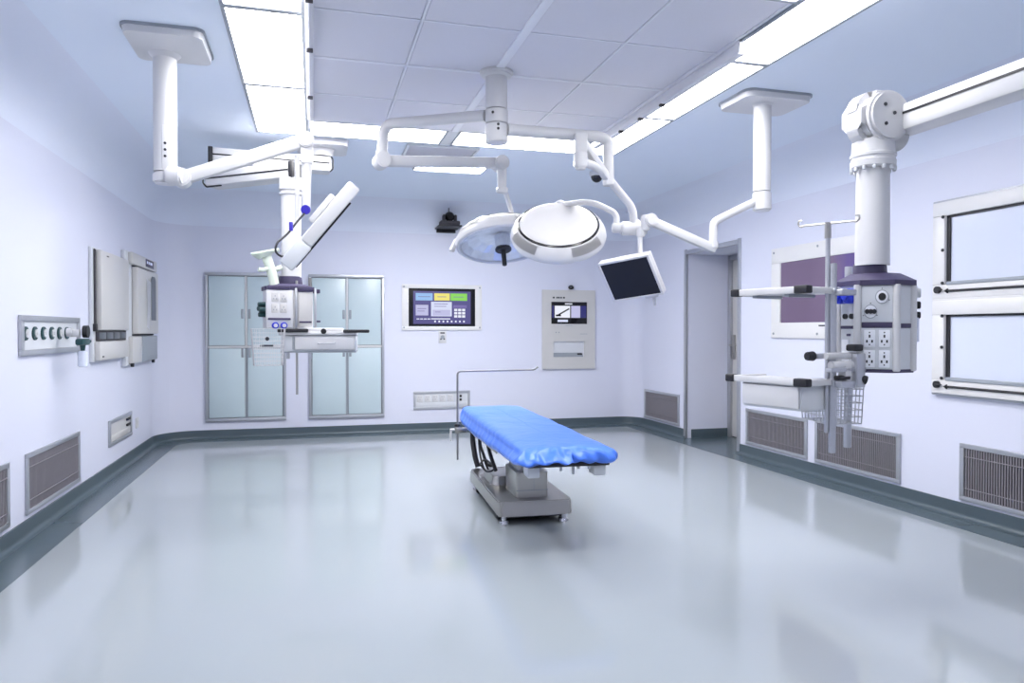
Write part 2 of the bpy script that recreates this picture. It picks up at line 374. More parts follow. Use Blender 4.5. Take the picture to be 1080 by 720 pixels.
# --- wall cabinets (warming cabinets) on the left wall
loc, rz = wall_at('left', 6.8, 1.0)
t = thing('warming_cabinet', 'beige wall cabinet with plain closed door and dark slot near its base', 'cabinet', loc, rz)
bm = B(); b2(bm, -.5, .46, -.028, -.001, 0, .9, .006); part('back_plate', bm, M['grey'], t)
bm = B(); b2(bm, -.43, .46, -.075, -.03, .25, .885, .012); d = part('door', bm, M['offwhite'], t)
bm = B(); b2(bm, -.475, -.44, -.04, -.03, .28, .885, .003); part('hinge_gap', bm, M['dark'], t)
bm = B(); b2(bm, -.5, -.45, -.05, -.028, .24, .3, .004); part('latch', bm, M['black'], t)
bm = B(); b2(bm, -.43, .45, -.05, -.028, .165, .245, .004); s = part('slot', bm, M['dark'], t)
for k in range(4):
    bm = B(); b2(bm, -.41+k*.22, -.22+k*.22, -.054, -.048, .178, .232, .003); part('slot_pane', bm, M['glass'], s)
bm = B(); b2(bm, -.46, .46, -.07, -.028, .012, .16, .008); part('lower_panel', bm, M['offwhite'], t)
bm = B(); b2(bm, -.4, -.36, -.074, -.069, .035, .045); part('badge', bm, M['led'], t)
bm = B(); b2(bm, -.27, -.22, -.079, -.074, .842, .85); part('badge', bm, M['led'], t)

loc, rz = wall_at('left', 7.87, .93)
t = thing('warming_cabinet', 'beige wall cabinet with small display, narrow dark window and hung paper', 'cabinet', loc, rz)
bm = B(); b2(bm, -.58, .57, -.04, -.001, -.005, 1.05, .006); part('back_plate', bm, M['grey'], t)
bm = B(); b2(bm, -.5, .56, -.085, -.04, .93, 1.04, .01); hd = part('control_head', bm, M['offwhite'], t)
bm = B(); b2(bm, .02, .38, -.09, -.085, .95, 1.025, .002); part('display', bm, M['slate'], hd)
gl = screen_mat('display_glow', 190, 200, 235, .8)
for a, b_ in ((.05, .1), (.13, .17), (.2, .3)):
    bm = B(); b2(bm, a, b_, -.0925, -.09, .98, 1.005); part('display_digits', bm, gl, hd)
bm = B(); b2(bm, -.36, .54, -.1, -.04, .285, .915, .014); d = part('door', bm, M['offwhite'], t)
bm = B(); prism(bm, [(.19, .42), (.40, .42), (.40, .83), (.36, .865), (.23, .865), (.19, .83)], 0, .004, Matrix(((1, 0, 0, 0), (0, 0, -1, -.1), (0, 1, 0, 0), (0, 0, 0, 1)))); part('window_pane', bm, M['glass'], d)
bm = B(); b2(bm, -.36, .5, -.06, -.04, .268, .282, .002); part('door_gap', bm, M['dark'], t)
bm = B(); b2(bm, -.36, .3, -.06, -.04, .918, .928, .002); part('door_gap', bm, M['dark'], t)
bm = B(); b2(bm, -.12, .56, -.085, -.04, .015, .262, .008); part('lower_panel', bm, M['midgrey'], t)
bm = B(); b2(bm, -.5, -.13, -.08, -.04, .015, .262, .008); part('lower_panel', bm, M['offwhite'], t)
for x in (-.45, .46):
    bm = B(); disc(bm, (x, .0), .02, -.075, -.05); part('foot', bm, M['black'], t)
# sheet of paper hung on that cabinet
bm = B(); n = 10
vs = []
for i in range(n+1):
    row = []
    for j in range(5):
        u, v = j/4, i/n
        row.append(bm.verts.new((-.03 + u*(.2-.1*v), -.104-.006*math.sin(v*PI)-.004*math.sin(u*PI)*v, .83-.48*v - .03*u)))
    vs.append(row)
for i in range(n):
    for j in range(4): bm.faces.new((vs[i][j], vs[i][j+1], vs[i+1][j+1], vs[i+1][j]))
r = bmesh.ops.solidify(bm, geom=list(bm.faces), thickness=.0015)
bm.transform(Matrix.Translation((XL, 7.87, .93)) @ Matrix.Rotation(PI/2, 4, 'Z'))
o = mesh_obj('paper_sheet', bm, M['paper']); o['label'] = 'white paper sheet hanging on the wall cabinet beside its narrow window'; o['category'] = 'paper'

# --- socket box, left wall
loc, rz = wall_at('left', 7.22, .368)
t = thing('socket_box', 'framed recessed socket box with two black connectors low on left wall', 'socket', loc, rz)
bm = B(); frame(bm, .8, .225, .7, .16, -.016, -.001, bev=.003); part('frame', bm, M['alu'], t)
bm = B(); b2(bm, -.35, .35, -.005, -.001, -.08, .08); part('back_plate', bm, M['offwhite'], t)
bm = B(); b2(bm, -.34, .34, -.012, -.005, -.078, -.02, .003); part('lower_lid', bm, M['offwhite'], t)
for z in (.05, .0):
    bm = B(); b2(bm, .2, .33, -.02, -.005, z-.006, z+.016, .003); part('connector', bm, M['black'], t)
loc, rz = wall_at('left', 7.85, .34)
t = thing('switch_plate', 'tiny white switch plate low on left wall right of the socket box', 'switch', loc, rz)
bm = B(); b2(bm, -.05, .05, -.012, -.001, -.05, .05, .004); part('plate', bm, M['white'], t)
bm = B(); b2(bm, -.02, .02, -.017, -.012, -.025, .025, .003); part('rocker', bm, M['white'], t)

# --- built-in cupboards, back wall
def cupboard(u, label):
    loc, rz = wall_at('back', u, .2)
    t = thing('cupboard', label, 'cupboard', loc, rz, 'built-in cupboards in the back wall')
    wd, ht = .885, 1.715
    bm = B(); frame(bm, wd, ht, wd-.06, ht-.07, -.03, -.001, cz=ht/2, bev=.004); part('frame', bm, M['alu'], t)
    bm = B(); b2(bm, -wd/2+.03, wd/2-.03, -.004, -.001, .035, ht-.035); part('carcass', bm, M['midgrey'], t)
    bm = B(); b2(bm, -wd/2+.03, wd/2-.03, -.02, -.004, .845, .87, .002); b2(bm, -.012, .012, -.02, -.004, .87, ht-.035, .002); part('mullion', bm, M['white'], t)
    for s in (-1, 1):
        for z0, z1, hz in ((.045, .84, .79), (.876, ht-.045, 1.24)):
            bm = B(); x0, x1 = (-wd/2+.04, -.016) if s < 0 else (.016, wd/2-.04)
            b2(bm, x0, x1, -.022, -.004, z0, z1, .004); d = part('door', bm, M['cabinet'], t)
            bm = B(); hx = s*.038; b2(bm, hx-.014, hx+.014, -.028, -.022, hz-.055, hz+.055, .003); b2(bm, hx-.008, hx+.008, -.034, -.028, hz-.035, hz+.035, .002); part('handle', bm, M['midgrey'], d)
cupboard(-.745, 'four-door pale blue cupboard set in the back wall, left one behind the console')
cupboard(.396, 'four-door pale blue cupboard set in the back wall, right one beside the touch panel')

# --- touch control panel
loc, rz = wall_at('back', 1.552, 1.535)
t = thing('control_panel', 'wall control touchscreen in white frame showing coloured tiles', 'touchscreen', loc, rz)
bm = B(); frame(bm, 1.0, .565, .835, .468, -.02, -.001, bev=.004); part('frame', bm, M['frame'], t)
for sx in (-1, 1):
    for sz in (-1, 1):
        bm = B(); disc(bm, (sx*.475, sz*.25), .012, -.024, -.019, 12); part('screw', bm, M['midgrey'], t)
bm = B(); b2(bm, -.418, .418, -.008, -.001, -.234, .234); scr = part('screen', bm, M['bezel'], t)
def tilep(par, x0, x1, z0, z1, m, y=-.0095, name='screen_tile'):
    bm = B(); b2(bm, x0, x1, y, -.008, z0, z1); return part(name, bm, m, par)
sm = {k: screen_mat('screen_'+k, *c) for k, c in dict(indigo=(88, 84, 140), blue=(150, 190, 235), yellow=(238, 226, 120), green=(140, 215, 90), pale=(214, 220, 245), lilac=(190, 190, 225), violet=(120, 110, 170), white=(235, 238, 250), deep=(48, 48, 110)).items()}
tilep(scr, -.36, .36, -.205, .2, sm['indigo'], -.0088, 'screen_image')
tilep(scr, -.33, -.12, .085, .175, sm['blue']); tilep(scr, -.1, .095, .085, .175, sm['yellow']); tilep(scr, .105, .315, .085, .175, sm['green'])
tilep(scr, -.33, -.175, -.1, .03, sm['lilac']); tilep(scr, -.14, .12, -.11, .07, sm['pale']); tilep(scr, .14, .31, -.005, .03, sm['violet'])
tilep(scr, -.12, .1, -.1, -.03, sm['lilac'], -.0102)
bm = B()
for i in range(3):
    for j in range(3): b2(bm, .15+i*.05, .19+i*.05, -.0098, -.008, -.125+j*.04, -.095+j*.04)
for k in range(8): b2(bm, -.1+k*.052, -.08+k*.052, -.0098, -.008, -.185, -.163)
for k in range(4): b2(bm, -.32+k*.045, -.285+k*.045, -.0098, -.008, -.15, -.138)
b2(bm, -.14, .1, -.0098, -.008, -.148, -.135)
part('screen_keys', bm, sm['white'], scr)
bm = B()
for x0, x1, z in ((-.3, -.15, .128), (-.06, .05, .128), (.14, .27, .128), (-.31, -.2, -.02), (-.31, -.22, -.05), (-.1, .07, .04), (-.1, .05, .01), (-.09, -.02, -.06)): b2(bm, x0, x1, -.0108, -.008, z, z+.007)
part('screen_text', bm, sm['violet'], scr)
loc, rz = wall_at('back', 1.555, 1.165)
t = thing('intercom_button', 'small wall switch with dark symbols under the control touchscreen', 'switch', loc, rz)
bm = B(); b2(bm, -.05, .05, -.01, -.001, -.075, .075, .004); part('plate', bm, M['white'], t)
bm = B(); b2(bm, -.028, .028, -.014, -.01, .045, .062, .002); part('display', bm, M['led'], t)
bm = B(); disc(bm, (0, -.0), .026, -.014, -.01); part('button', bm, M['midgrey'], t)
bm = B(); b2(bm, -.03, -.012, -.0145, -.01, -.03, -.015); b2(bm, .012, .03, -.0145, -.01, -.03, -.015); part('symbol', bm, M['led'], t)

# --- socket strip, back wall
loc, rz = wall_at('back', 1.548, .385)
t = thing('socket_box', 'framed socket strip with row of white outlets on back wall beside table', 'socket', loc, rz)
bm = B(); frame(bm, .71, .225, .655, .165, -.016, -.001, bev=.003); part('frame', bm, M['alu'], t)
bm = B(); b2(bm, -.328, .328, -.005, -.001, -.083, .083); part('back_plate', bm, M['grey'], t)
for k in range(5):
    x = -.275+k*.095
    bm = B(); b2(bm, x-.038, x+.038, -.012, -.005, -.02, .066, .004); o = part('outlet', bm, M['white'], t)
    bm = B()
    for dx, dz in ((-.012, .04), (.012, .04), (0, .012)): b2(bm, x+dx-.003, x+dx+.003, -.0135, -.011, dz-.008, dz+.008)
    part('outlet_slots', bm, M['midgrey'], o)
bm = B(); b2(bm, -.325, .325, -.01, -.005, -.08, -.03, .003); part('lower_lid', bm, M['grey'], t)
for z in (.045, .0):
    bm = B(); disc(bm, (.235, z), .015, -.018, -.005, 14); part('connector', bm, M['black'], t)

# --- wall workstation
loc, rz = wall_at('back', 3.215, .75)
t = thing('wall_workstation', 'beige wall panel with black screen above a recessed keyboard shelf', 'workstation', loc, rz)
bm = B(); wd, ht = .725, 1.025
z0, z1 = .155, .36     # opening
b2(bm, -wd/2, wd/2, -.03, -.001, z1, ht); b2(bm, -wd/2, wd/2, -.03, -.001, 0, z0); b2(bm, -wd/2, -.215, -.03, -.001, z0, z1); b2(bm, .215, wd/2, -.03, -.001, z0, z1)
part('panel', bm, M['offwhite'], t)
bm = B(); b2(bm, -.215, .215, -.006, -.001, z0, z1); part('recess', bm, M['grey'], t)
bm = B(); prism(bm, [(-.215, z0+.002), (.2, z0+.002), (.17, z0+.055), (-.215, z0+.055)], 0, .016, Matrix(((1, 0, 0, 0), (0, 0, -1, -.007), (0, 1, 0, 0), (0, 0, 0, 1)))); part('keyboard_tray', bm, M['midgrey'], t)
bm = B(); box(bm, (.15, -.022, z0+.038), (.07, .016, .02), None, .005); part('mouse', bm, M['black'], t)
bm = B(); b2(bm, -.245, .245, -.036, -.029, .585, .87, .003); scr = part('screen', bm, M['bezel'], t)
def tile2(x0, x1, z0_, z1_, m, y=-.0375, name='screen_tile'):
    bm = B(); b2(bm, x0, x1, y, -.036, z0_, z1_); part(name, bm, m, scr)
tile2(-.2, .01, .665, .82, sm['white']); tile2(.025, .15, .665, .82, sm['lilac']); tile2(.155, .235, .665, .82, sm['deep'])
tile2(-.16, -.02, .61, .64, sm['pale']); tile2(-.06, .04, .838, .852, sm['white']); tile2(-.235, -.21, .665, .82, sm['deep'])
bm = B(); box(bm, (-.09, -.038, .735), (.2, .002, .018), Matrix.Rotation(-.5, 3, 'Y')); box(bm, (-.15, -.038, .695), (.07, .002, .022)); part('screen_curve', bm, M['led'], scr)
bm = B()
for k, (a, b_) in enumerate(((-.225, -.2), (-.175, -.155), (-.15, -.13), (-.12, -.1), (-.085, -.06))): b2(bm, a, b_, -.032, -.029, .915, .935)
part('badge', bm, M['led'], t)
bm = B()
for a in (-.18, -.14): disc(bm, (a, .475), .008, -.034, -.029, 12)
b2(bm, .15, .25, -.033, -.029, .452, .458); b2(bm, -.05, .04, -.033, -.029, .562, .568)
part('buttons', bm, M['midgrey'], t)
loc, rz = wall_at('back', 3.235, 1.81)
t = thing('webcam', 'small black camera fixed to the wall just above the beige workstation', 'camera', loc, rz)
bm = B(); box(bm, (0, -.01, 0), (.04, .02, .03), None, .004); part('mount', bm, M['black'], t)
bm = B(); ball(bm, (0, -.045, .0), .033, 16, (1.1, 1, .9)); part('body', bm, M['black'], t)
bm = B(); rod(bm, (.01, -.07, 0), (.015, -.085, -.004), .015); part('lens', bm, M['gloss'], t)

# --- PTZ camera on a wall shelf
loc, rz = wall_at('back', 1.6, 2.5)
t = thing('conference_camera', 'black pan tilt camera on a small shelf high on the back wall', 'camera', loc, rz)
bm = B(); b2(bm, -.14, .14, -.33, -.005, 0, .018, .004); b2(bm, -.12, .12, -.012, -.001, -.04, 0, .003); part('shelf', bm, M['black'], t)
bm = B(); box(bm, (0, -.25, .045), (.24, .14, .05), None, .015); part('base', bm, M['dark'], t)
for q in (-.07, .07):
    bm = B(); box(bm, (q, -.25, .1), (.03, .09, .09), None, .01); part('yoke', bm, M['dark'], t)
bm = B(); ball(bm, (0, -.25, .125), .06); rod(bm, (0, -.3, .12), (0, -.325, .115), .035); part('head', bm, M['gloss'], t)
bm = B(); rod(bm, (-.01, -.25, .17), (-.01, -.25, .23), .006, seg=8); part('antenna', bm, M['black'], t)
# dome camera on the ceiling
t = thing('dome_camera', 'small dark dome camera on the ceiling beyond the right lamp arm', 'camera', (2.68, 6.65, H))
bm = B(); rod(bm, (0, 0, 0), (0, 0, -.045), .075, .07, bev=.006); part('base', bm, M['grey'], t)
bm = B(); ball(bm, (0, 0, -.045), .058, 20, (1, 1, 1.05)); part('dome', bm, M['gloss'], t)

# --- big display on the right wall
loc, rz = wall_at('right', 5.3, 1.597)
t = thing('wall_display', 'wide purple display in a white frame on right wall behind the shelves', 'display', loc, rz)
bm = B(); frame(bm, 1.3, .83, 1.03, .55, -.02, -.001, bev=.004); part('frame', bm, M['frame'], t)
m = bpy.data.materials.new('display_reflection_glow'); m.use_nodes = True; nt = m.node_tree; bs = nt.nodes['Principled BSDF']
bs.inputs['Base Color'].default_value = rgb(60, 50, 70); bs.inputs['Roughness'].default_value = .18
tc = nt.nodes.new('ShaderNodeTexCoord'); nz = nt.nodes.new('ShaderNodeTexNoise'); nz.inputs['Scale'].default_value = 2.2; mp = nt.nodes.new('ShaderNodeMapping')
sx = nt.nodes.new('ShaderNodeSeparateXYZ'); ad = nt.nodes.new('ShaderNodeMath'); ad.operation = 'MULTIPLY_ADD'; ad.inputs[1].default_value = .25
rmp = nt.nodes.new('ShaderNodeValToRGB'); e = rmp.color_ramp.elements
e[0].position = .0; e[0].color = rgb(112, 96, 124); e[1].position = .46; e[1].color = rgb(96, 82, 152)
x = e.new(.3); x.color = rgb(124, 108, 136)
nt.links.new(tc.outputs['Object'], nz.inputs['Vector']); nt.links.new(tc.outputs['Object'], sx.inputs[0])
nt.links.new(nz.outputs['Fac'], ad.inputs[0]); nt.links.new(sx.outputs['X'], ad.inputs[2]); nt.links.new(ad.outputs[0], rmp.inputs[0])
nt.links.new(rmp.outputs[0], bs.inputs['Emission Color']); bs.inputs['Emission Strength'].default_value = .75  # violet glow ramp stands in for the room reflected in a dark screen
bm = B(); b2(bm, -.515, .515, -.008, -.001, -.275, .275); part('screen', bm, m, t)
for sx_ in (-.61, 0, .61):
    for sz_ in (-.375, .375):
        bm = B(); disc(bm, (sx_, sz_), .011, -.024, -.019, 12); part('screw', bm, M['midgrey'], t)
bm = B(); b2(bm, .02, .14, -.022, -.019, -.31, -.298); part('badge', bm, M['led'], t)

# --- two-tier film viewer on the right wall
loc, rz = wall_at('right', 3.34, .823)
t = thing('film_viewer', 'cream framed wall viewer with two stacked white panes at right edge of photo', 'film viewer', loc, rz)
bm = B(); wd = 1.48
for z0, z1 in ((0, .63), (.645, 1.3)):
    frame(bm, wd, z1-z0, wd-.2, z1-z0-.19, -.05, -.001, cz=(z0+z1)/2, bev=.006)
b2(bm, -wd/2, wd/2, -.046, -.001, .625, .65)
part('frame', bm, M['frame'], t)
bm = B(); frame(bm, wd+.03, 1.33, wd, 1.3, -.03, -.001, cz=.65, bev=.004); part('edge_trim', bm, M['alu'], t)
for z0, z1 in ((.095, .535), (.74, 1.205)):
    bm = B(); b2(bm, -wd/2+.1, wd/2-.1, -.018, -.001, z0, z1); pn = part('pane', bm, M['acrylic'], t)
    bm = B(); b2(bm, -wd/2+.1, -wd/2+.125, -.03, -.018, z0, z1); b2(bm, -wd/2+.1, wd/2-.1, -.03, -.018, z1-.014, z1); part('clip_strip', bm, M['black'], pn)
    bm = B(); b2(bm, -wd/2+.12, wd/2-.1, -.058, -.018, z0-.005, z0+.018, .004); part('film_rail', bm, M['midgrey'], pn)
    bm = B(); rod(bm, (-wd/2+.13, -.056, z0-.045), (wd/2-.12, -.056, z0-.045), .008, seg=10); rod(bm, (-wd/2+.105, -.056, z0-.045), (-wd/2+.135, -.056, z0-.045), .0, .016, seg=12); part('slide_switch', bm, M['black'], pn)
    bm = B(); disc(bm, (-wd/2+.055, z0-.035), .024, -.07, -.05); rod(bm, (-wd/2+.06, -.065, z0-.035), (-wd/2+.1, -.065, z0-.035), .011, .004, seg=10); part('knob', bm, M['black'], pn)
    for zz in (z0+.01, (z0+z1)/2, z1-.008):
        bm = B(); disc(bm, (-wd/2+.088, zz), .011, -.056, -.05, 10); part('screw', bm, M['black'], pn)

# ================================================================ SURGICAL LIGHT (centre)
t = thing('surgical_light', 'twin-headed white surgical light hanging from the middle of the ceiling', 'surgical light', (1.06, 4.22, H))
bm = B(); lathe(bm, [(0, 2.788), (.1, 2.788), (.1, 2.774), (.09, 2.768), (.09, 2.76), (.078, 2.754), (0, 2.754)], 40, Matrix.Translation((1.06, 4.22, 0))); wpart('ceiling_flange', bm, M['white'], t)
bm = B(); rod(bm, (1.06, 4.22, 2.755), (1.06, 4.22, 2.565), .064, seg=32); c = wpart('column', bm, M['white'], t)
bm = B(); rod(bm, (1.06, 4.22, 2.561), (1.06, 4.22, 2.48), .068, seg=32, bev=.004); rod(bm, (1.06, 4.22, 2.476), (1.06, 4.22, 2.365), .068, seg=32, bev=.006); wpart('hub', bm, M['white'], t)
bm = B()
vdir = Vector((-.264, -.964, 0)); 
for ox, z in ((-.02, 2.53), (.012, 2.46), (.012, 2.435)):
    p = Vector((1.06, 4.22, z)) + vdir*.066 + Vector((.964, -.264, 0))*ox; rod(bm, p, p + vdir*.006, .008, seg=10)
wpart('set_screws', bm, M['black'], t)
# left arm and spring arm
bm = B(); tube(bm, [(1.0, 4.26, 2.535), (.47, 4.70, 2.565), (.44, 4.725, 2.52), (.43, 4.73, 2.37)], .034, .09, 20, 8); wpart('arm', bm, M['white'], t)
bm = B(); rod(bm, (.43, 4.73, 2.40), (.43, 4.73, 2.32), .04, seg=24, bev=.006); ball(bm, (.43, 4.73, 2.335), .048); rod(bm, (.44, 4.66, 2.335), (.42, 4.8, 2.335), .05, bev=.008); wpart('elbow_joint', bm, M['white'], t)
bm = B(); bar(bm, (.43, 4.73, 2.335), (1.235, 4.815, 2.39), .06, .072, .018); wpart('spring_arm', bm, M['white'], t)
bm = B(); rod(bm, (1.24, 4.75, 2.385), (1.23, 4.88, 2.385), .048, bev=.008); rod(bm, (1.245, 4.81, 2.38), (1.247, 4.808, 2.19), .034, .03, bev=.004); box(bm, (1.247, 4.808, 2.205), (.075, .06, .04), None, .012); wpart('end_joint', bm, M['white'], t)
bm = B(); tube(bm, [(1.25, 4.808, 2.20), (1.285, 4.85, 2.195), (1.41, 5.16, 2.12), (1.44, 5.3, 2.03)], .017, .05, 16); wpart('yoke', bm, M['white'], t)
# right arm, spring arm, drop tube
bm = B(); tube(bm, [(1.12, 4.2, 2.445), (1.74, 4.3, 2.475), (1.815, 4.31, 2.46), (1.815, 4.31, 2.20)], .034, .1, 20, 8); wpart('arm', bm, M['white'], t)
bm = B(); rod(bm, (1.815, 4.31, 2.3), (1.815, 4.31, 2.17), .036, seg=24, bev=.004); wpart('elbow_joint', bm, M['white'], t)
bm = B(); bar(bm, (1.80, 4.3, 2.22), (1.60, 4.2, 2.405), .05, .05, .015, .02); wpart('spring_arm', bm, M['white'], t)
bm = B(); box(bm, (1.585, 4.198, 2.395), (.075, .075, .13), Matrix.Rotation(-.2, 3, 'Z'), .012); rod(bm, (1.585, 4.198, 2.34), (1.585, 4.198, 2.245), .042, bev=.006); rod(bm, (1.585, 4.198, 2.25), (1.585, 4.198, 2.236), .03); wpart('end_joint', bm, M['white'], t)
bm = B(); tube(bm, [(1.60, 4.205, 2.285), (1.74, 4.27, 2.27), (2.045, 4.44, 2.06), (2.07, 4.47, 1.95)], .026, .12, 18, 8); wpart('drop_tube', bm, M['white'], t)
bm = B(); rod(bm, (2.075, 4.472, 1.99), (2.075, 4.472, 1.9), .036, bev=.006); rod(bm, (1.985, 4.497, 1.93), (2.15, 4.451, 1.93), .046, bev=.008); rod(bm, (1.93, 4.512, 1.935), (1.99, 4.495, 1.933), .034, bev=.006); wpart('head_joint', bm, M['white'], t)
bm = B(); tube(bm, [(1.955, 4.505, 1.935), (1.97, 4.52, 2.03), (1.845, 4.59, 2.105), (1.80, 4.68, 2.13), (1.705, 4.9, 2.14)], .02, .08, 16); wpart('yoke', bm, M['white'], t)
bm = B(); ball(bm, (1.70, 4.91, 2.135), .042); wpart('yoke_cap', bm, M['white'], t)

def lamp_head(t, centre, up, spin, size=1.0):
    up = Vector(up).normalized()
    mtx = Matrix.Translation(centre) @ Vector((0, 0, 1)).rotation_difference(up).to_matrix().to_4x4() @ Matrix.Rotation(math.radians(spin), 4, 'Z') @ Matrix.Scale(size, 4)
    bm = lathe(B(), [(.28, .078), (.298, .078), (.325, .055), (.343, .022), (.348, -.004), (.342, -.026), (.328, -.036), (.314, -.03), (.306, -.01), (.30, 0)], 64, mtx)
    hd = wpart('lamp_head', bm, M['white'], t)
    bm = lathe(B(), [(0, .108), (.16, .106), (.25, .103), (.272, .097), (.28, .088), (.278, .075)], 64, mtx); wpart('cover', bm, M['frame'], hd)
    bm = lathe(B(), [(.274, .088), (.286, .09), (.293, .084), (.294, .072)], 64, mtx); wpart('gasket', bm, M['gloss'], hd)
    # faceted mirror
    bm = B(); seg = 36; prof = [(.306, -.02), (.26, .02), (.18, .05), (.06, .058), (.0, .058)]
    rings = []
    for r, z in prof:
        rings.append([bm.verts.new(mtx @ Vector(((r + (.006*(-1)**k if 0.05 < r < .29 else 0))*math.cos(2*PI*k/seg), (r + (.006*(-1)**k if .05 < r < .29 else 0))*math.sin(2*PI*k/seg), z))) for k in range(seg)] if r > 0 else [bm.verts.new(mtx @ Vector((0, 0, z)))])
    for a, b_ in zip(rings, rings[1:]):
        for k in range(seg):
            if len(b_) == 1: bm.faces.new((a[k], a[(k+1) % seg], b_[0]))
            else: bm.faces.new((a[k], a[(k+1) % seg], b_[(k+1) % seg], b_[k]))
    wpart('reflector', bm, M['mirror'], hd, ang=4)
    bm = B(); rod(bm, mtx @ Vector((0, 0, .05)), mtx @ Vector((0, 0, -.05)), .06, .055, seg=24, bev=.004); wpart('bulb_housing', bm, M['chrome'], hd)
    bm = B(); rod(bm, mtx @ Vector((0, 0, -.05)), mtx @ Vector((0, 0, -.075)), .062, seg=24, bev=.006); rod(bm, mtx @ Vector((0, 0, -.07)), mtx @ Vector((0, 0, -.19)), .019, .017, seg=16, bev=.004); wpart('handle', bm, M['black'], hd, label='black central grip')
    # inset grips around the rim
    cl = mtx.inverted() @ CAMP; phi = math.degrees(math.atan2(cl.y, cl.x))
    for a0 in (phi+17, phi+107, phi+197, phi+287):
        bm = B(); n = 8; rows = []
        for r, z in ((.306, .0755), (.327, .057), (.345, .024)):
            rows.append([bm.verts.new(mtx @ Vector((r*math.cos(math.radians(a0+k*45/n)), r*math.sin(math.radians(a0+k*45/n)), z))) for k in range(n+1)])
        for a, b_ in zip(rows, rows[1:]):
            for k in range(n): bm.faces.new((a[k], a[k+1], b_[k+1], b_[k]))
        bmesh.ops.solidify(bm, geom=list(bm.faces), thickness=.006)
        wpart('rim_grip', bm, M['taupe'], hd)
M['mirror'] = mat('lamp_mirror', (.78, .8, .82, 1), 0.2, 0.2, noise=0.22, nscale=14)
M['taupe'] = mat('grey_rim_insert', rgb(176, 176, 178), 0.4, noise=0.02)
CAMP = Vector((0, 0, 1.25))
lamp_head(t, (1.388, 5.334, 1.922), (0.0, 0.31, .95), 10, 1.03)
lamp_head(t, (1.635, 4.76, 1.915), (-.2, -.62, .76), 15, .95)
bm = B(); rod(bm, (1.05, 5.42, 1.935), (1.01, 5.41, 1.845), .018, .022, bev=.005); wpart('side_knob', bm, M['white'], t)

# ================================================================ RIGHT MONITOR ARM
t = thing('monitor_arm', 'white ceiling arm on the right carrying a tilted black-screened monitor', 'monitor arm', (2.9, 4.26, H))
bm = prism(B(), rrect(.50, .38, .06), -.0, -.045, Matrix.Translation((2.93, 4.28, H-.001)), .96); wpart('ceiling_plate', bm, M['white'], t)
bm = prism(B(), rrect(.51, .39, .06), -.0, -.014, Matrix.Translation((2.93, 4.28, H-.0005))); wpart('plate_gasket', bm, M['midgrey'], t)
bm = B(); rod(bm, (2.9, 4.26, 2.755), (2.9, 4.26, 2.18), .057, seg=32); rod(bm, (2.9, 4.26, 2.176), (2.9, 4.26, 2.05), .06, seg=32, bev=.008); lathe(bm, [(.057, 2.74), (.07, 2.757)], 32, Matrix.Translation((2.9, 4.26, 0))); wpart('column', bm, M['white'], t)
bm = B(); tube(bm, [(2.86, 4.265, 2.115), (2.60, 4.28, 1.99), (2.552, 4.285, 1.96), (2.552, 4.288, 1.80)], .026, .07, 18, 8); wpart('arm', bm, M['white'], t)
bm = B(); rod(bm, (2.552, 4.288, 1.84), (2.552, 4.288, 1.79), .034, bev=.006); bar(bm, (2.57, 4.286, 1.785), (2.12, 4.345, 1.968), .055, .06, .016); rod(bm, (2.114, 4.29, 1.965), (2.118, 4.385, 1.965), .042, bev=.008); wpart('spring_arm', bm, M['white'], t)
bm = B(); rod(bm, (2.09, 4.345, 2.0), (2.09, 4.345, 1.9), .03, bev=.006); rod(bm, (2.066, 4.362, 1.92), (2.066, 4.362, 1.86), .028, bev=.005); rod(bm, (2.063, 4.365, 1.875), (2.05, 4.33, 1.71), .016); wpart('drop_rod', bm, M['white'], t)
# tilted monitor: local x right, z up, y into its back
mx = Vector((.585, -.803, .107)).normalized()     # towards the right edge, nearer to us
mzz = Vector((-.507, -.26, .82)); mzz = (mzz - mx*mzz.dot(mx)).normalized(); my = mzz.cross(mx)
MM = Matrix.Translation((2.03, 4.43, 1.598)) @ Matrix((mx, my, mzz)).transposed().to_4x4()
def bmx(bm, mtx): bm.transform(mtx); return bm
MW, MH = .38, .30
bm = B(); frame(bm, MW, MH, MW-.035, MH-.03, -.02, .0, bev=.004); b2(bm, -MW/2, MW/2, -.005, .04, -MH/2, MH/2, .008); mon = wpart('monitor', bmx(bm, MM), M['white'], t)
bm = B(); b2(bm, -MW/2+.017, MW/2-.017, -.017, -.004, -MH/2+.014, MH/2-.014); wpart('screen', bmx(bm, MM), M['monitor'], mon)
bm = B(); b2(bm, -.08, .08, .035, .085, -.08, .12, .012); wpart('back_box', bmx(bm, MM), M['white'], mon)
bm = B(); b2(bm, .04, .14, -.005, .035, -MH/2-.02, -MH/2, .005); rod(bm, (.1, .015, -MH/2-.015), (.08, .015, -MH/2-.085), .014, .01, seg=12); wpart('handle', bmx(bm, MM), M['white'], mon)

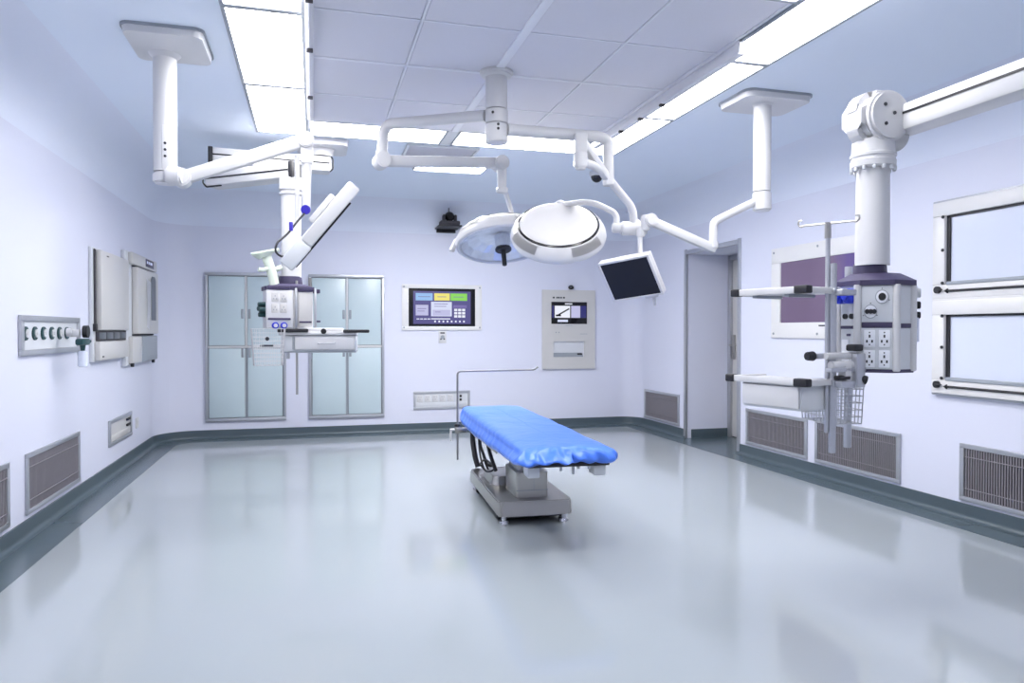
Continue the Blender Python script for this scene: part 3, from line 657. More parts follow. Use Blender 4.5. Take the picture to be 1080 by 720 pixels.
# ================================================================ LEFT MONITOR ARM
t = thing('monitor_arm', 'white ceiling arm on the left holding a monitor seen from its edge', 'monitor arm', (-.775, 4.36, H))
bm = prism(B(), rrect(.39, .44, .05), -.0, -.045, Matrix.Translation((-.735, 4.26, H-.001)), .96); wpart('ceiling_plate', bm, M['white'], t)
bm = prism(B(), rrect(.40, .45, .05), -.0, -.014, Matrix.Translation((-.735, 4.26, H-.0005))); wpart('plate_gasket', bm, M['midgrey'], t)
bm = B(); rod(bm, (-.775, 4.355, 2.755), (-.775, 4.355, 2.115), .06, seg=32); lathe(bm, [(.06, 2.73), (.085, 2.756)], 32, Matrix.Translation((-.775, 4.355, 0))); col = wpart('column', bm, M['white'], t)
bm = B(); rod(bm, (-.775, 4.355, 2.112), (-.775, 4.355, 2.05), .064, seg=32, bev=.01); box(bm, (-.76, 4.305, 2.24), (.05, .02, .24), Matrix.Rotation(.2, 3, 'Z'), .006); rod(bm, (-.76, 4.30, 2.085), (-.68, 4.29, 2.085), .05, bev=.01); wpart('swivel', bm, M['white'], t)
bm = B()
for z in (2.19, 2.225, 2.26): rod(bm, (-.765, 4.296, z), (-.766, 4.29, z), .007, seg=10)
wpart('set_screws', bm, M['led'], t)
bm = B(); bar(bm, (-.69, 4.345, 2.085), (-.045, 4.388, 2.345), .06, .075, .018); rod(bm, (-.69, 4.29, 2.085), (-.69, 4.39, 2.085), .05, bev=.008); rod(bm, (-.035, 4.33, 2.345), (-.035, 4.44, 2.345), .045, bev=.008); wpart('spring_arm', bm, M['white'], t)
bm = B(); box(bm, (-.03, 4.388, 2.265), (.07, .07, .11), None, .012); rod(bm, (-.03, 4.388, 2.24), (-.035, 4.388, 1.95), .028, .024, seg=20); rod(bm, (-.085, 4.40, 2.26), (-.085, 4.4, 1.88), .014); wpart('drop_tube', bm, M['white'], t)
bm = B(); rod(bm, (-.035, 4.365, 1.945), (-.038, 4.335, 1.94), .027, bev=.004); wpart('knob', bm, M['navy'], t)
e0 = Vector((.235, 4.304, 2.085)); e1 = Vector((-.135, 4.397, 1.635)); lx = (e0-e1).normalized()
ny = Vector((.264*-1, -.964, 0)); ny = Vector((-.03, -.985, -.14)); ny = (ny - lx*ny.dot(lx)).normalized()
nz_ = lx.cross(ny)
LM = Matrix.Translation((e0+e1)/2) @ Matrix((lx, ny, nz_)).transposed().to_4x4()
# local x along the long edge (up right), local y towards the viewer, local z is the panel normal
LL = (e0-e1).length; ns = -1 if nz_.x > 0 else 1
bm = B(); b2(bm, -LL/2+.17, LL/2, -.2, .2, -.035, .04, .012); mon = wpart('monitor', bmx(bm, LM), M['white'], t)
bm = B(); b2(bm, -LL/2, -LL/2+.17, -.2, .2, -.045, .045, .012); wpart('end_block', bmx(bm, LM), M['grey'], mon)
bm = B(); b2(bm, -LL/2+.03, LL/2-.09, -.18, .18, -.0501*1, -.04) if ns > 0 else b2(bm, -LL/2+.03, LL/2-.09, -.18, .18, .04, .0501); wpart('screen', bmx(bm, LM), M['monitor'], mon)
bm = B(); z0, z1 = (.035, .07) if ns > 0 else (-.07, -.035); b2(bm, -.02, LL/2-.12, -.15, .15, z0, z1, .012); wpart('back_hump', bmx(bm, LM), M['white'], mon)
bm = B(); tube(bm, [(-.04, 4.35, 1.925), (-.085, 4.28, 1.86), (-.13, 4.25, 1.79), (-.19, 4.2, 1.73), (-.2, 4.2, 1.68), (-.16, 4.2, 1.65), (-.12, 4.22, 1.68)], .006, .05, 8); wpart('cable', bm, M['black'], t)
bm = B(); box(bm, (-.115, 4.25, 1.83), (.022, .03, .05), None, .006); wpart('cable_clamp', bm, M['navy'], t)

# ================================================================ LEFT PENDANT
def octagon(w_, d_, c_): return [(-w_/2+c_, -d_/2), (w_/2-c_, -d_/2), (w_/2, -d_/2+c_), (w_/2, d_/2-c_), (w_/2-c_, d_/2), (-w_/2+c_, d_/2), (-w_/2, d_/2-c_), (-w_/2, -d_/2+c_)]
def socket(par, x, y, z, s=.024):
    bm = B(); b2(bm, x-s, x+s, y-.004, y, z-s*1.35, z+s*1.35, .003); o = part('power_socket', bm, M['white'], par)
    bm = B(); b2(bm, x-.0035, x+.0035, y-.006, y-.003, z+.002, z+.014)
    for sx_ in (-.011, .011): b2(bm, x+sx_-.0035, x+sx_+.0035, y-.006, y-.003, z-.017, z-.006)
    disc(bm, (x, z+s), .0025, y-.006, y-.003, 8); disc(bm, (x, z-s), .0025, y-.006, y-.003, 8)
    return o
def socket_slots(par, pts, y):
    bm = B()
    for x, z in pts:
        b2(bm, x-.0035, x+.0035, y-.006, y-.003, z+.002, z+.014)
        for q in (-.011, .011): b2(bm, x+q-.0035, x+q+.0035, y-.006, y-.003, z-.017, z-.006)
        for q in (-.024, .024): disc(bm, (x, z+q), .0025, y-.006, y-.003, 8)
    return part('socket_slots', bm, M['led'], par)

t = thing('ceiling_pendant', 'white double-armed ceiling pendant on the left with socket console and drawer', 'medical pendant', (-.155, 5.76, H))
bm = prism(B(), rrect(.42, .42, .06), 0, -.05, Matrix.Translation((.08, 6.26, H-.001)), .96); wpart('ceiling_plate', bm, M['white'], t)
bm = B(); rod(bm, (.08, 6.26, 2.75), (.08, 6.26, 2.69), .1, .085, seg=32); wpart('ceiling_hub', bm, M['white'], t)
bm = B(); bar(bm, (.15, 6.27, 2.62), (-.76, 6.19, 2.62), .17, .125, .02); wpart('arm', bm, M['white'], t)
bm = B(); bar(bm, (.14, 6.183, 2.625), (-.755, 6.105, 2.625), .006, .012, .001); bar(bm, (-.755, 6.19, 2.62), (-.79, 6.187, 2.62), .175, .13, .006); tube(bm, [(.152, 6.19, 2.68), (.165, 6.19, 2.66), (.165, 6.19, 2.58), (.14, 6.19, 2.555)], .006, .01, 8); wpart('arm_end_cap', bm, M['black'], t)
bm = B(); rod(bm, (-.68, 6.16, 2.57), (-.68, 6.16, 2.47), .085, bev=.01); wpart('swivel', bm, M['white'], t)
bm = B(); bar(bm, (-.765, 6.14, 2.42), (-.13, 5.755, 2.45), .17, .12, .02); wpart('arm', bm, M['white'], t)
ad_ = Vector((.635, -.385, .03)).normalized(); sd = Vector((-ad_.y, ad_.x, 0)).normalized() * -1
bm = B(); a0 = Vector((-.765, 6.14, 2.42)) + sd*.087; a1 = Vector((-.13, 5.755, 2.45)) + sd*.087
bar(bm, a0, a1, .006, .011, .001); bar(bm, Vector((-.13, 5.755, 2.45)), Vector((-.10, 5.737, 2.451)), .175, .125, .008)
tube(bm, [a0 + Vector((0, 0, .03)), a0 + Vector((-.005, 0, -.03)), a0 + Vector((.02, -.0, -.062)), a0 + ad_*.16 + Vector((0, 0, -.066))], .006, .01, 8); wpart('arm_end_cap', bm, M['black'], t)
bm = B(); rod(bm, (-.155, 5.76, 2.40), (-.155, 5.76, 2.30), .088, seg=32, bev=.008); rod(bm, (-.155, 5.76, 2.29), (-.155, 5.76, 2.27), .086, seg=32, bev=.003); wpart('column_collar', bm, M['white'], t)
bm = B(); rod(bm, (-.155, 5.76, 2.3), (-.155, 5.76, 1.60), .073, seg=32); wpart('column', bm, M['white'], t)
CR = 12   # console turned a little
t2m = Matrix.Translation((-.2, 5.74, 0)) @ Matrix.Rotation(math.radians(CR), 4, 'Z')
def lp(name, bm, m, par, ang=35, label=None): bm.transform(t2m); return wpart(name, bm, m, par, ang, label)
bm = B(); prism(bm, octagon(.36, .34, .09), 1.545, 1.575, Matrix.Translation((.02, 0, 0))); prism(bm, octagon(.34, .32, .09), 1.575, 1.595, Matrix.Translation((.02, 0, 0)), .72); rod(bm, (.04, 0.01, 1.59), (.04, .01, 1.655), .09, .085, seg=32, bev=.006); lp('console_top', bm, M['slate'], t)
bm = B(); prism(bm, octagon(.34, .32, .085), 1.265, 1.545, Matrix.Translation((.02, 0, 0))); con = lp('console', bm, M['white'], t)
bm = B(); b2(bm, -.165, .025, -.19, -.14, 1.265, 1.545, .01); lp('socket_module', bm, M['white'], con)
for x in (-.105, -.045):
    for z in (1.41, 1.49):
        bm = B(); b2(bm, x-.024, x+.024, -.194, -.19, z-.033, z+.033, .002); lp('power_socket', bm, M['offwhite'], con)
        bm = B(); b2(bm, x-.003, x+.003, -.197, -.193, z+.004, z+.014)
        for q in (-.01, .01): b2(bm, x+q-.003, x+q+.003, -.197, -.193, z-.016, z-.006)
        lp('socket_slots', bm, M['midgrey'], con)
bm = B(); b2(bm, -.155, .005, -.198, -.188, 1.325, 1.34, .003); lp('dark_strip', bm, M['slate'], con)
bm = B(); b2(bm, -.155, .0, -.195, -.14, 1.545, 1.575, .004); lp('dark_strip', bm, M['slate'], con)
for x in (-.105, -.045):
    bm = B(); rod(bm, (x, -.19, 1.285), (x, -.215, 1.285), .024, bev=.004); lp('gas_outlet', bm, M['blue'], con, label='blue gas outlet ring')
    bm = B(); rod(bm, (x, -.21, 1.285), (x, -.222, 1.285), .014); lp('outlet_core', bm, M['white'], con)
bm = B(); b2(bm, .065, .165, -.172, -.158, 1.28, 1.53, .004); lp('front_panel', bm, M['offwhite'], con)
bm = B(); b2(bm, .07, .16, -.176, -.17, 1.305, 1.318, .002); lp('dark_strip', bm, M['slate'], con)
bm = B(); b2(bm, .06, .17, -.18, -.15, 1.535, 1.57, .004); lp('dark_strip', bm, M['slate'], con)
bm = B(); b2(bm, .215, .25, -.06, -.03, 1.31, 1.325, .002); lp('dark_strip', bm, M['slate'], con)
bm = B(); b2(bm, .19, .24, -.1, -.04, 1.53, 1.56, .004); lp('dark_strip', bm, M['slate'], con)
bm = B()
for x in (.045, .185): b2(bm, x-.008, x+.008, -.19, -.172, 1.25, 1.56, .003)
lp('corner_rail', bm, M['alu'], con)
for y, z in ((-.06, 1.44), (-.1, 1.40), (-.02, 1.41), (-.08, 1.365)):
    bm = B(); rod(bm, (-.15, y, z), (-.205, y-.01, z), .02, .017, seg=14, bev=.003); lp('gas_valve', bm, M['teal'], con)
# worktop with drawer (fixed to the console)
t3m = Matrix.Translation((.04, 5.55, 0)) @ Matrix.Rotation(math.radians(-6), 4, 'Z')
def lq(name, bm, m, par, ang=35, label=None): bm.transform(t3m); return wpart(name, bm, m, par, ang, label)
bm = B(); b2(bm, -.28, .275, -.02, .3, 1.215, 1.24, .006); b2(bm, -.1, .17, .02, .24, 1.235, 1.268, .01); sh = lq('shelf', bm, M['white'], t)
bm = B(); b2(bm, -.29, -.07, -.045, .0, 1.235, 1.262, .008); b2(bm, .18, .37, -.045, .03, 1.232, 1.256, .008); lq('bumper', bm, M['black'], sh)
bm = B(); rod(bm, (.04, -.02, 1.243), (.04, -.04, 1.243), .02, bev=.004); lq('knob', bm, M['black'], sh)
bm = B(); b2(bm, -.27, .27, .0, .28, 1.095, 1.213, .006); cb = lq('drawer_case', bm, M['grey'], t)
bm = B(); b2(bm, -.165, .26, -.02, .0, 1.108, 1.2, .005); lq('drawer', bm, M['white'], cb)
bm = B(); b2(bm, -.185, -.17, -.012, .0, 1.11, 1.205); b2(bm, -.27, .27, -.004, .27, 1.085, 1.096, .002); lq('drawer_gap', bm, M['midgrey'], cb)
bm = B(); tube(bm, [(.0, -.018, 1.157), (.0, -.045, 1.153), (.12, -.045, 1.157), (.12, -.018, 1.161)], .005, .012, 8); lq('handle', bm, M['alu'], cb)
for x in (-.22, -.06):
    bm = B(); b2(bm, x-.012, x+.012, .02, .05, 1.04, 1.087, .003); lq('rail_clamp', bm, M['alu'], t)
for x, z0, z1 in ((-.115, .77, 1.62), (-.02, 1.25, 1.66)):
    bm = B(); rod(bm, (x, 5.66 if z0 < 1 else 5.9, z0), (x, 5.66 if z0 < 1 else 5.9, z1), .009 if z0 < 1 else .012, seg=12); wpart('pole', bm, M['steel'], t)
# white wire basket
def basket(t, c, w_, d_, z0, z1, m, n=9, rz=0., taper=.85, r=.003):
    mt = Matrix.Translation((c[0], c[1], 0)) @ Matrix.Rotation(math.radians(rz), 4, 'Z')
    bm = B()
    def loop(z, s):
        p = [(-w_/2*s, -d_/2*s, z), (w_/2*s, -d_/2*s, z), (w_/2*s, d_/2*s, z), (-w_/2*s, d_/2*s, z)]
        for a, b_ in zip(p, p[1:]+p[:1]): rod(bm, a, b_, r, seg=5)
    nz = max(3, int((z1-z0)/.028))
    for k in range(nz+1): loop(z0+(z1-z0)*k/nz, taper+(1-taper)*k/nz)
    for k in range(n+1):
        u = -1+2*k/n
        for sy in (-1, 1): rod(bm, (u*w_/2*taper, sy*d_/2*taper, z0), (u*w_/2, sy*d_/2, z1), r, seg=5)
        for sy in (-1, 1): rod(bm, (sy*w_/2*taper, u*d_/2*taper, z0), (sy*w_/2, u*d_/2, z1), r, seg=5)
        rod(bm, (u*w_/2*taper, -d_/2*taper, z0), (u*w_/2*taper, d_/2*taper, z0), r, seg=5)
    bm.transform(mt); o = wpart('wire_basket', bm, m, t); return o
basket(t, (-.31, 5.48), .225, .16, 1.0, 1.26, M['white'], 8, 8, .85, .0018)
bm = B(); b2(bm, -.36, -.27, 5.40, 5.41, 1.135, 1.148, .002); rod(bm, (-.31, 5.41, 1.19), (-.31, 5.395, 1.19), .014, seg=10); wpart('basket_clip', bm, M['led'], t)
# pale green bracket standing on the console
bm = B(); tube(bm, [(-.27, 5.66, 1.57), (-.285, 5.66, 1.66), (-.33, 5.66, 1.80)], .035, .05, 16); rod(bm, (-.335, 5.66, 1.79), (-.345, 5.66, 1.815), .05, .075, seg=20); box(bm, (-.335, 5.66, 1.825), (.2, .1, .02), Matrix.Rotation(-.2, 3, 'Y'), .008); tube(bm, [(-.3, 5.65, 1.71), (-.36, 5.62, 1.69), (-.38, 5.61, 1.695)], .016, .02, 10); tube(bm, [(-.29, 5.67, 1.69), (-.22, 5.68, 1.72)], .02, 0, 10)
wpart('equipment_bracket', bm, M['palegreen'], t, label='pale green bracket on top of the console')

# ================================================================ RIGHT PENDANT (large, near)
t = thing('ceiling_pendant', 'large white ceiling pendant on the right with socket console and shelves', 'medical pendant', (2.48, 2.8, H))

JX, JY = 2.49, 2.80
bm = B(); rod(bm, (JX+.01, 2.70, 2.215), (JX+.01, 2.74, 2.215), .114, seg=40, bev=.012); wpart('hinge_cap', bm, M['white'], t)
bm = B(); prism(bm, rrect(.245, .235, .085), -.0, .125, Matrix(((1, 0, 0, JX+.0), (0, 0, 1, 2.735), (0, 1, 0, 2.215), (0, 0, 0, 1))), 1.0, .03); rod(bm, (JX+.06, 2.80, 2.16), (JX+.155, 2.80, 2.13), .055, seg=24, bev=.008); wpart('hinge_housing', bm, M['white'], t)
bm = B()
for dx, dz in ((-.035, .045), (-.03, -.04), (.015, .01)): rod(bm, (JX+.01+dx, 2.701, 2.215+dz), (JX+.01+dx, 2.696, 2.215+dz), .008, seg=12)
wpart('set_screws', bm, M['led'], t)
bm = B(); bar(bm, (2.625, 2.86, 2.212), (2.625, 1.2, 2.212), .13, .125, .02); wpart('arm', bm, M['white'], t)
bm = B(); b2(bm, 2.557, 2.562, 1.22, 2.84, 2.222, 2.232); wpart('arm_groove', bm, M['black'], t)
bm = B(); rod(bm, (2.625, 1.3, 2.27), (2.625, 1.3, 2.74), .085, seg=32); wpart('ceiling_post', bm, M['white'], t)
bm = prism(B(), rrect(.46, .46, .06), 0, -.05, Matrix.Translation((2.625, 1.3, H-.001)), .96); wpart('ceiling_plate', bm, M['white'], t)
bm = B(); lathe(bm, [(.0, 2.12), (.088, 2.12), (.092, 2.06), (.098, 2.056), (.098, 2.045), (.093, 2.04), (.093, 2.03), (.098, 2.026), (.096, 2.0), (.086, 1.992), (.0, 1.992)], 40, Matrix.Translation((JX, JY, 0))); wpart('column_collar', bm, M['white'], t)
bm = B()
for k in range(14):
    a = 2*PI*k/14; box(bm, (JX+.092*math.cos(a), JY+.092*math.sin(a), 1.988), (.014, .014, .018), Matrix.Rotation(a, 3, 'Z'), .003)
wpart('collar_bolts', bm, M['grey'], t)
bm = B(); rod(bm, (JX, JY, 2.0), (JX, JY, 1.55), .071, .074, seg=40); wpart('column', bm, M['white'], t)
# console
t4m = Matrix.Translation((JX+.012, JY, 0)) @ Matrix.Rotation(math.radians(-37), 4, 'Z') @ Matrix.Diagonal((.87, .87, 1, 1))
def lr(name, bm, m, par, ang=35, label=None): bm.transform(t4m); return wpart(name, bm, m, par, ang, label)
bm = B(); prism(bm, octagon(.38, .36, .11), 1.452, 1.475); prism(bm, octagon(.38, .36, .11), 1.475, 1.51, Matrix(), .62); rod(bm, (-.02, .01, 1.5), (-.02, .01, 1.565), .084, .08, seg=36, bev=.006); lr('console_top', bm, M['slate'], t)
bm = B(); prism(bm, octagon(.35, .33, .1), 1.075, 1.452); con = lr('console', bm, M['grey'], t)
bm = B(); prism(bm, octagon(.36, .34, .105), 1.063, 1.078); lr('console_base', bm, M['slate'], con)
for x0, y0 in ((-.09, -.165), (.09, -.165), (-.175, -.065), (.175, -.065)):
    bm = B(); rod(bm, (x0, y0+.002, 1.07), (x0, y0+.002, 1.455), .019, seg=12, bev=.003); lr('corner_pillar', bm, M['white'], con)
F0 = -.165
bm = B(); b2(bm, -.072, .072, F0-.006, F0, 1.285, 1.448, .002); b2(bm, -.072, .072, F0-.006, F0, 1.08, 1.265, .002); lr('front_panel', bm, M['grey'], con)
bm = B(); b2(bm, -.07, .07, F0-.009, F0, 1.262, 1.288, .003); lr('dark_strip', bm, M['slate'], con)
for x in (-.034, .034):
    for z in (1.215, 1.125):
        bm = B(); b2(bm, x-.026, x+.026, F0-.012, F0-.005, z-.038, z+.038, .003); so = lr('power_socket', bm, M['paper'], con)
        bm = B(); b2(bm, x-.004, x+.004, F0-.0135, F0-.011, z+.004, z+.017)
        for q in (-.012, .012): b2(bm, x+q-.004, x+q+.004, F0-.0135, F0-.011, z-.018, z-.006)
        for q in (-.027, .027): disc(bm, (x, z+q), .0035, F0-.0135, F0-.011, 8)
        lr('socket_slots', bm, M['led'], so)
bm = B(); disc(bm, (.022, 1.40), .031, F0-.01, F0-.005, 28); o = lr('round_port', bm, M['midgrey'], con)
bm = B(); disc(bm, (.022, 1.40), .0275, F0-.013, F0-.01, 28); lr('port_face', bm, M['paper'], o)
bm = B(); disc(bm, (.022, 1.40), .017, F0-.02, F0-.012, 20); lr('port_core', bm, M['black'], o)
bm = B(); disc(bm, (-.03, 1.335), .031, F0-.01, F0-.005, 28); o = lr('round_port', bm, M['midgrey'], con)
bm = B(); disc(bm, (-.03, 1.335), .0275, F0-.013, F0-.01, 28); lr('port_face', bm, M['paper'], o)
bm = B()
for q in (-.022, 0, .022): rod(bm, (-.03+q*.75, F0-.012, 1.335), (-.03+q*.75, F0-.022, 1.335), .011, seg=12)
lr('port_core', bm, M['black'], o)
bm = B()
for x, z in ((.022, 1.437), (-.03, 1.372), (-.062, 1.318), (.0, 1.318), (.055, 1.385)): disc(bm, (x, z), .0025, F0-.0085, F0-.005, 8)
lr('panel_screws', bm, M['led'], con)
# left chamfer face: blue outlets
cf = Matrix.Translation((-.125, -.115, 0)) @ Matrix.Rotation(math.radians(-45), 4, 'Z')
def lc(name, bm, m, par, label=None): bm.transform(cf); return lr(name, bm, m, par, 35, label)
for x in (-.026, .026):
    bm = B(); box(bm, (x, -.03, 1.405), (.044, .06, .068), None, .014, 3); disc(bm, (x, 1.405), .018, -.07, -.055); lc('gas_outlet', bm, M['blue'], con, 'bright blue gas outlet block')
    bm = B(); disc(bm, (x*.8, 1.315), .012, -.014, .0, 14); lc('small_port', bm, M['black'], con)
bm = B(); b2(bm, -.05, .05, -.008, .0, 1.258, 1.272, .003); lc('dark_strip', bm, M['slate'], con)
bm = B(); b2(bm, -.012, .01, -.008, 0, 1.225, 1.236, .002); lc('dark_strip', bm, M['slate'], con)
bm = B(); b2(bm, -.045, .0, -.006, 0, 1.1, 1.21, .003); lc('label_plate', bm, M['paper'], con)
cr = Matrix.Translation((.125, -.115, 0)) @ Matrix.Rotation(math.radians(45), 4, 'Z')
bm = B(); b2(bm, -.05, .05, -.008, .0, 1.262, 1.282, .003); bm.transform(cr); lr('dark_strip', bm, M['slate'], con)
for z, r in ((1.42, .024), (1.365, .018), (1.32, .017)):
    bm = B(); rod(bm, (.17, -.02, z), (.215, -.03, z), r, r*.9, seg=14, bev=.003); lr('side_valve', bm, M['black'] if r < .02 else M['grey'], con)
bm = B(); rod(bm, (.2, -.03, 1.31), (.2, -.03, 1.2), .008, seg=10); lr('valve_tube', bm, M['acrylic'], con)
# shelf assembly
t5m = Matrix.Translation((2.028, 2.657, 0)) @ Matrix.Rotation(math.radians(-75.5), 4, 'Z')
def ls(name, bm, m, par, ang=35, label=None): bm.transform(t5m); return wpart(name, bm, m, par, ang, label)
for z, wdt in ((1.425, .39), (1.025, .42)):
    bm = B(); b2(bm, -wdt, 0, 0, .23, z-.012, z+.006, .004); b2(bm, -wdt-.005, .0, -.012, .012, z-.014, z+.016, .005); b2(bm, -wdt-.005, -wdt+.015, 0, .23, z-.014, z+.014, .005); b2(bm, -.012, .006, 0, .23, z-.014, z+.014, .005); sh = ls('shelf', bm, M['white'], t)
    for x0, x1 in ((-wdt-.018, -wdt+.028), (-.05, .018)):
        bm = B(); b2(bm, x0, x1, -.022, .02, z-.016, z+.019, .006); ls('bumper', bm, M['black'], sh)
    bm = B(); b2(bm, -.03, .02, .16, .25, z-.016, z+.01, .004); ls('bracket', bm, M['alu'], sh)
    if z > 1.2:
        bm = B()
        for x in (-.3, -.12): b2(bm, x-.012, x+.012, .02, .2, z-.026, z-.012, .003)
        ls('support_rib', bm, M['midgrey'], sh)
bm = B(); b2(bm, -.36, -.03, .012, .25, .90, 1.011, .006); cs = ls('drawer_case', bm, M['grey'], t)
bm = B(); b2(bm, -.352, -.038, .0, .012, .91, 1.005, .004); ls('drawer_front', bm, M['white'], cs)
for (x, y, r, z0, z1, nm) in ((-.02, .165, .010, .80, 1.725, 'drip_pole'), (-.005, .183, .0155, .712, 1.545, 'upright'), (-.294, .696, .019, .655, 1.575, 'upright')):
    bm = B(); rod(bm, (x, y, z0), (x, y, z1), r, seg=16, bev=.002); p = ls(nm, bm, M['alu'], t)
    if nm == 'drip_pole':
        bm = B(); rod(bm, (x, y, 1.655), (x, y, 1.725), .014, seg=14); ls('pole_collar', bm, M['steel'], p)
        d = Vector((.97, .26, 0)).normalized()
        bm = B(); c = Vector((x, y, 1.72))
        def hook(s): return [c, c + d*s*.105, c + d*s*.12 + Vector((0, 0, -.004)), c + d*s*.132 + Vector((0, 0, .006)), c + d*s*.13 + Vector((0, 0, .024)), c + d*s*.116 + Vector((0, 0, .024))]
        tube(bm, hook(1), .0045, .006, 8); tube(bm, hook(-1), .0045, .006, 8); ls('hook', bm, M['steel'], p)
for a in ((-.012, .012, .06, .33, 1.128, 1.152), (-.03, .05, .17, .27, 1.405, 1.43), (-.03, .05, .17, .27, 1.0, 1.03), (.02, .05, .1, .34, 1.07, 1.09), (.03, .06, .26, .32, 1.0, 1.15)):
    bm = B(); b2(bm, *a, .004); ls('rail_clamp', bm, M['alu'], t)
bm = B(); rod(bm, (-.01, .06, 1.14), (-.012, .02, 1.14), .022, .018, seg=12, bev=.004); ls('clamp_knob', bm, M['black'], t)
bm = B(); box(bm, (.03, .285, 1.175), (.05, .06, .03), None, .008); ls('clamp_knob', bm, M['black'], t)
bm = B(); box(bm, (.03, .2, 1.045), (.03, .08, .018), None, .006); ls('clamp_knob', bm, M['black'], t)
bm = B(); rod(bm, (.04, .3, 1.04), (.06, .325, 1.03), .02, seg=12); ls('clamp_knob', bm, M['black'], t)
bm = B(); rod(bm, (.02, .1, 1.14), (.02, .28, 1.14), .015, seg=14); ls('clamp_body', bm, M['white'], t)
bm = B(); rod(bm, (.03, .12, 1.1), (.03, .3, 1.1), .018, seg=14, bev=.004); ls('clamp_body', bm, M['white'], t)
bm = B(); box(bm, (.03, .22, 1.075), (.04, .045, .05), None, .006); ls('clamp_body', bm, M['white'], t)
bm = B(); box(bm, (2.575, 3.005, 1.3), (.04, .23, .12), Matrix.Rotation(-.405, 3, 'Z'), .006)
wpart('upright_bracket', bm, M['alu'], t)
basket(t, (2.41, 2.97), .17, .26, .815, 1.01, M['alu'], 9, -8, .93, .0025)

# ================================================================ OPERATING TABLE
TLOC, TRZ = (1.425, 5.2, 0), -3.0
t = thing('operating_table', 'steel operating table with bright blue padded cover in the room centre', 'operating table', TLOC, TRZ)
bm = prism(B(), [(-.25, -.71), (-.23, -.74), (.23, -.74), (.25, -.71), (.25, .42), (.22, .46), (-.22, .46), (-.25, .42)], .055, .15, Matrix(), .985, .008); base = part('base', bm, M['steel'], t)
bm = prism(B(), rrect(.26, .4, .05), .148, .21, Matrix.Translation((-.06, -.02, 0)), .9, .008); part('base_hump', bm, M['steel'], base)
bm = B(); b2(bm, -.2, .2, -.66, .38, .03, .056); part('underside', bm, M['black'], base)
for x, y in ((-.2, -.68), (.2, -.68), (-.2, .38), (.2, .38)):
    bm = B(); rod(bm, (x, y, .0), (x, y, .018), .033, .03, seg=16, bev=.003); rod(bm, (x, y, .018), (x, y, .06), .017, seg=12); part('levelling_foot', bm, M['chrome'], base)
for x, y in ((-.215, -.56), (.215, -.56), (-.215, .24), (.215, .24)):
    bm = B(); rod(bm, (x-.014, y, .036), (x+.014, y, .036), .036, seg=20, bev=.006); part('caster', bm, M['black'], base)
bm = prism(B(), rrect(.215, .36, .02), .148, .315, Matrix.Translation((.0, -.45, 0)), 1, .006); colm = part('column_shroud', bm, M['steel'], t)
bm = B(); b2(bm, -.107, .107, -.6335, -.62, .196, .2); b2(bm, .009, .012, -.6315, -.62, .2, .312); part('shroud_seam', bm, M['midgrey'], colm)
bm = prism(B(), rrect(.16, .3, .02), .31, .425, Matrix.Translation((.0, -.41, 0)), 1, .005); part('column', bm, M['alu'], t)
bm = B(); b2(bm, -.2, .2, -.62, .45, .425, .505, .01); part('tilt_frame', bm, M['midgrey'], t)
YN, YR = -1.5, .84
bm = B(); b2(bm, -.235, .235, YN+.03, YR-.03, .505, .53, .008); part('top_frame', bm, M['black'], t)
for s in (-1, 1):
    bm = B(); b2(bm, s*.262-.006, s*.262+.006, -.75, .75, .468, .49, .002)
    for y in (-.6, -.1, .4): b2(bm, s*.248-.012, s*.248+.012, y-.015, y+.015, .474, .508)
    part('side_rail', bm, M['steel'], t)
for x in (-.19, .19):
    bm = B(); box(bm, (x, YN+.12, .478), (.068, .11, .07), None, .008); part('leg_section_bracket', bm, M['grey'], t)
part_latches = [(-.04, .03), (.03, .05), (.06, .02), (.12, .025)]
for x, l in part_latches:
    bm = B(); box(bm, (x, YN+.06, .51-l/2), (.014, .02, l), None, .003); part('latch', bm, M['alu'], t)
# blue cover: rounded slab with gathered sides
bm = B()
W2, L2, cy = .262, (YR-YN)/2, (YR+YN)/2
def outline(d, n=60, n2=44):
    w2, l2 = max(W2-d, .004), max(L2-d, .004); r = max(min(.055, w2*.98)-d*.2, .003); out = []
    corners = ((w2-r, l2-r, 0), (-w2+r, l2-r, 90), (-w2+r, -l2+r, 180), (w2-r, -l2+r, 270))
    for k, (cx, cyy, a) in enumerate(corners):
        for i in range(7):
            tt = math.radians(a+90*i/6); out.append((cx+r*math.cos(tt), cyy+r*math.sin(tt)))
        e = (cx+r*math.cos(math.radians(a+90)), cyy+r*math.sin(math.radians(a+90))); q = corners[(k+1) % 4]
        s_ = (q[0]+r*math.cos(math.radians(q[2])), q[1]+r*math.sin(math.radians(q[2]))); m_ = n2*2 if k % 2 == 0 else n*2
        for i in range(1, m_): out.append((e[0]+(s_[0]-e[0])*i/m_, e[1]+(s_[1]-e[1])*i/m_))
    return out
def wob(x, y, f, p): return math.sin(x*f+p+2*math.sin(y*f*.37+p))*math.cos(y*f*.61+1.7*p+1.3*math.sin(x*f*.5))
spec = [(.255, .612, 0), (.2, .612, 0), (.14, .612, 0), (.09, .611, 0), (.055, .610, .1), (.035, .607, .2), (.018, .599, .4), (.005, .586, .7), (-.004, .568, 1), (-.009, .55, 1.2), (-.011, .53, 1.3), (-.009, .513, 1.3), (-.004, .5, 1.2), (.006, .489, 1.0), (.02, .483, .5), (.05, .482, 0)]
rings = []
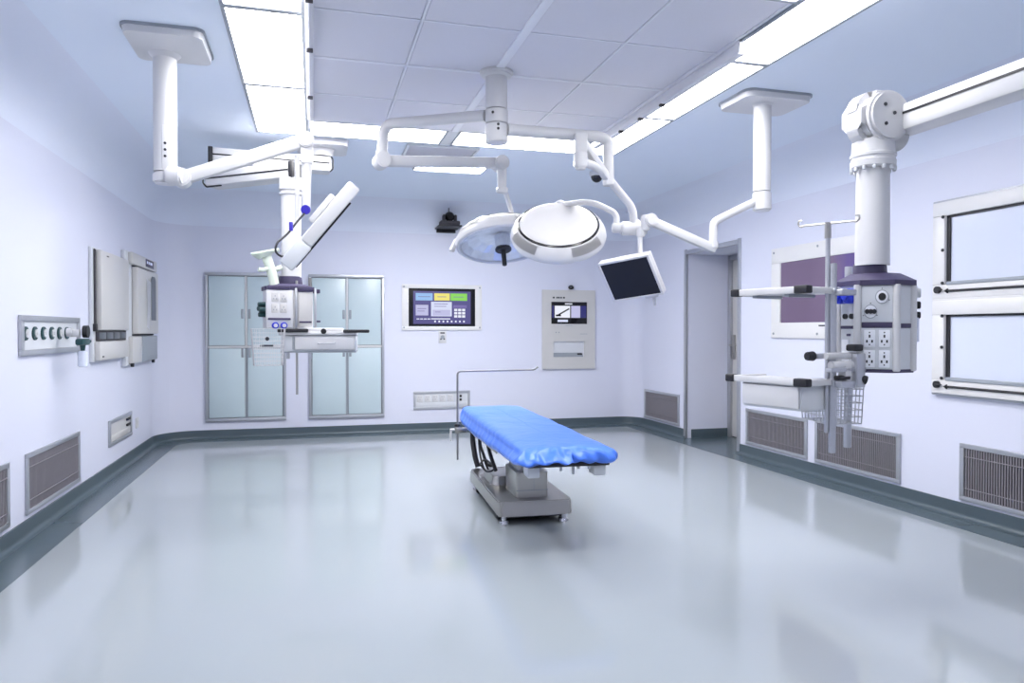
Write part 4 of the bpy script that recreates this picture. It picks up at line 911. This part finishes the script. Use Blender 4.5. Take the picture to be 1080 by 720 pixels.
for d, z, wv in spec:
    ol = outline(max(d, -.02)); ring = []; arc_ = 0.0; ref = outline(0)
    for i, (x, y) in enumerate(ol):
        v = Vector((x, y)); L = 0.0
        end = max(0, min(1, (-y-L2+.12)/.1)); end2 = max(0, min(1, (y-L2+.12)/.1)); side = 1-max(end, end2)
        if i: arc_ += math.dist(ref[i], ref[i-1])
        s = arc_*15.7
        g = wv*((.0045*math.sin(s*6.1+1.8*math.sin(s*.71)+z*40)+.004*math.sin(s*3.3+z*25+math.sin(s*1.3)))*(end+end2*.7) + .0016*math.sin(s*.7+.7+2*math.sin(s*.13)) + .001*math.sin(s*2.9))
        nrm = Vector((x/ W2 * (1 if abs(y) < L2-.06 else .6), 0 if abs(y) < L2-.06 else math.copysign(1, y)))
        if nrm.length > 0: nrm.normalize()
        bulge = side*({.599: .004, .586: .003, .568: -.007, .55: -.004, .53: .008, .513: .014, .5: .013, .489: .008}.get(z, 0)) if x < 0 else .005*wv*side
        dz = .0035*wob(x, y, 11, .4)*(1-min(1, wv)) + .004*wob(x, y, 26, 2.1)*(.3+end)*(1 if d < .15 else .4) + (wv > .3)*(.006*end*math.sin(s*4.4+1+.8*math.sin(s*.9)) + .002*math.sin(s*.8))
        if z < .5: dz += .004*math.sin(s*.55)*(1 if d < .02 else .3)
        front = max(0, min(1, (-y-L2+.35)/.35)); zz = z
        if z < .59:
            keep = .62*front + (1.1 + .12*math.sin(y*2.4+.6))*(1-front); zz = .612 - (.612-z)*keep
        flare = .05*front*max(0, min(1, (.57-z)/.08))*(1 if d < .02 else .4)*(1 if x < 0 else .15)
        g += flare
        # long crease where the cover sags over the mattress edge
        ring.append(bm.verts.new((x+nrm.x*(g+bulge), cy+y+nrm.y*(g+.5*g)*.8, zz+dz)))
    rings.append(ring)
for a, b_ in zip(rings, rings[1:]):
    n = len(a)
    for k in range(n): bm.faces.new((a[k], a[(k+1) % n], b_[(k+1) % n], b_[k]))
bm.faces.new(rings[0])
cov = part('mattress_cover', bm, M['cover'], t, ang=80)
# hoses and cables under the table
for pts, r in (([(-.19, .62, .48), (-.2, .6, .36), (-.19, .52, .22), (-.17, .5, .15)], .022), ([(-.15, .5, .48), (-.16, .5, .34), (-.13, .3, .2), (-.1, .25, .2)], .012), ([(-.2, .3, .46), (-.21, .2, .3), (-.2, .0, .2), (-.14, -.1, .24), (-.19, .05, .3), (-.2, .25, .22), (-.15, .3, .16)], .007), ([(-.17, .45, .46), (-.19, .25, .35), (-.19, .05, .26), (-.15, .1, .18)], .008), ([(-.2, -.05, .46), (-.2, -.2, .36), (-.16, -.2, .25)], .014)):
    bm = B(); tube(bm, pts, r, .09, 10); part('hose', bm, M['black'], t)
# screen frame clamped to the rail
t = thing('screen_frame', 'thin bent steel frame rod clamped to left side of operating table', 'frame', (1.06, 5.5, 0))
bm = B(); tube(bm, [(1.073, 5.5, .255), (1.073, 5.5, .935), (1.69, 5.5, .94), (1.72, 5.5, .962)], .0075, .03, 12); wpart('rod', bm, M['satin'], t)
bm = B(); box(bm, (1.1, 5.49, .485), (.09, .03, .035), None, .005); rod(bm, (1.073, 5.5, .46), (1.073, 5.5, .51), .02, seg=14, bev=.003); wpart('clamp', bm, M['steel'], t)
bm = B(); rod(bm, (1.05, 5.5, .488), (1.015, 5.5, .486), .01, seg=10); rod(bm, (1.02, 5.5, .49), (1.02, 5.5, .4), .008, seg=10); wpart('clamp_handle', bm, M['white'], t)
bm = B(); rod(bm, (1.073, 5.5, .51), (1.073, 5.5, .53), .024, seg=12, bev=.003); wpart('clamp_knob', bm, M['black'], t)
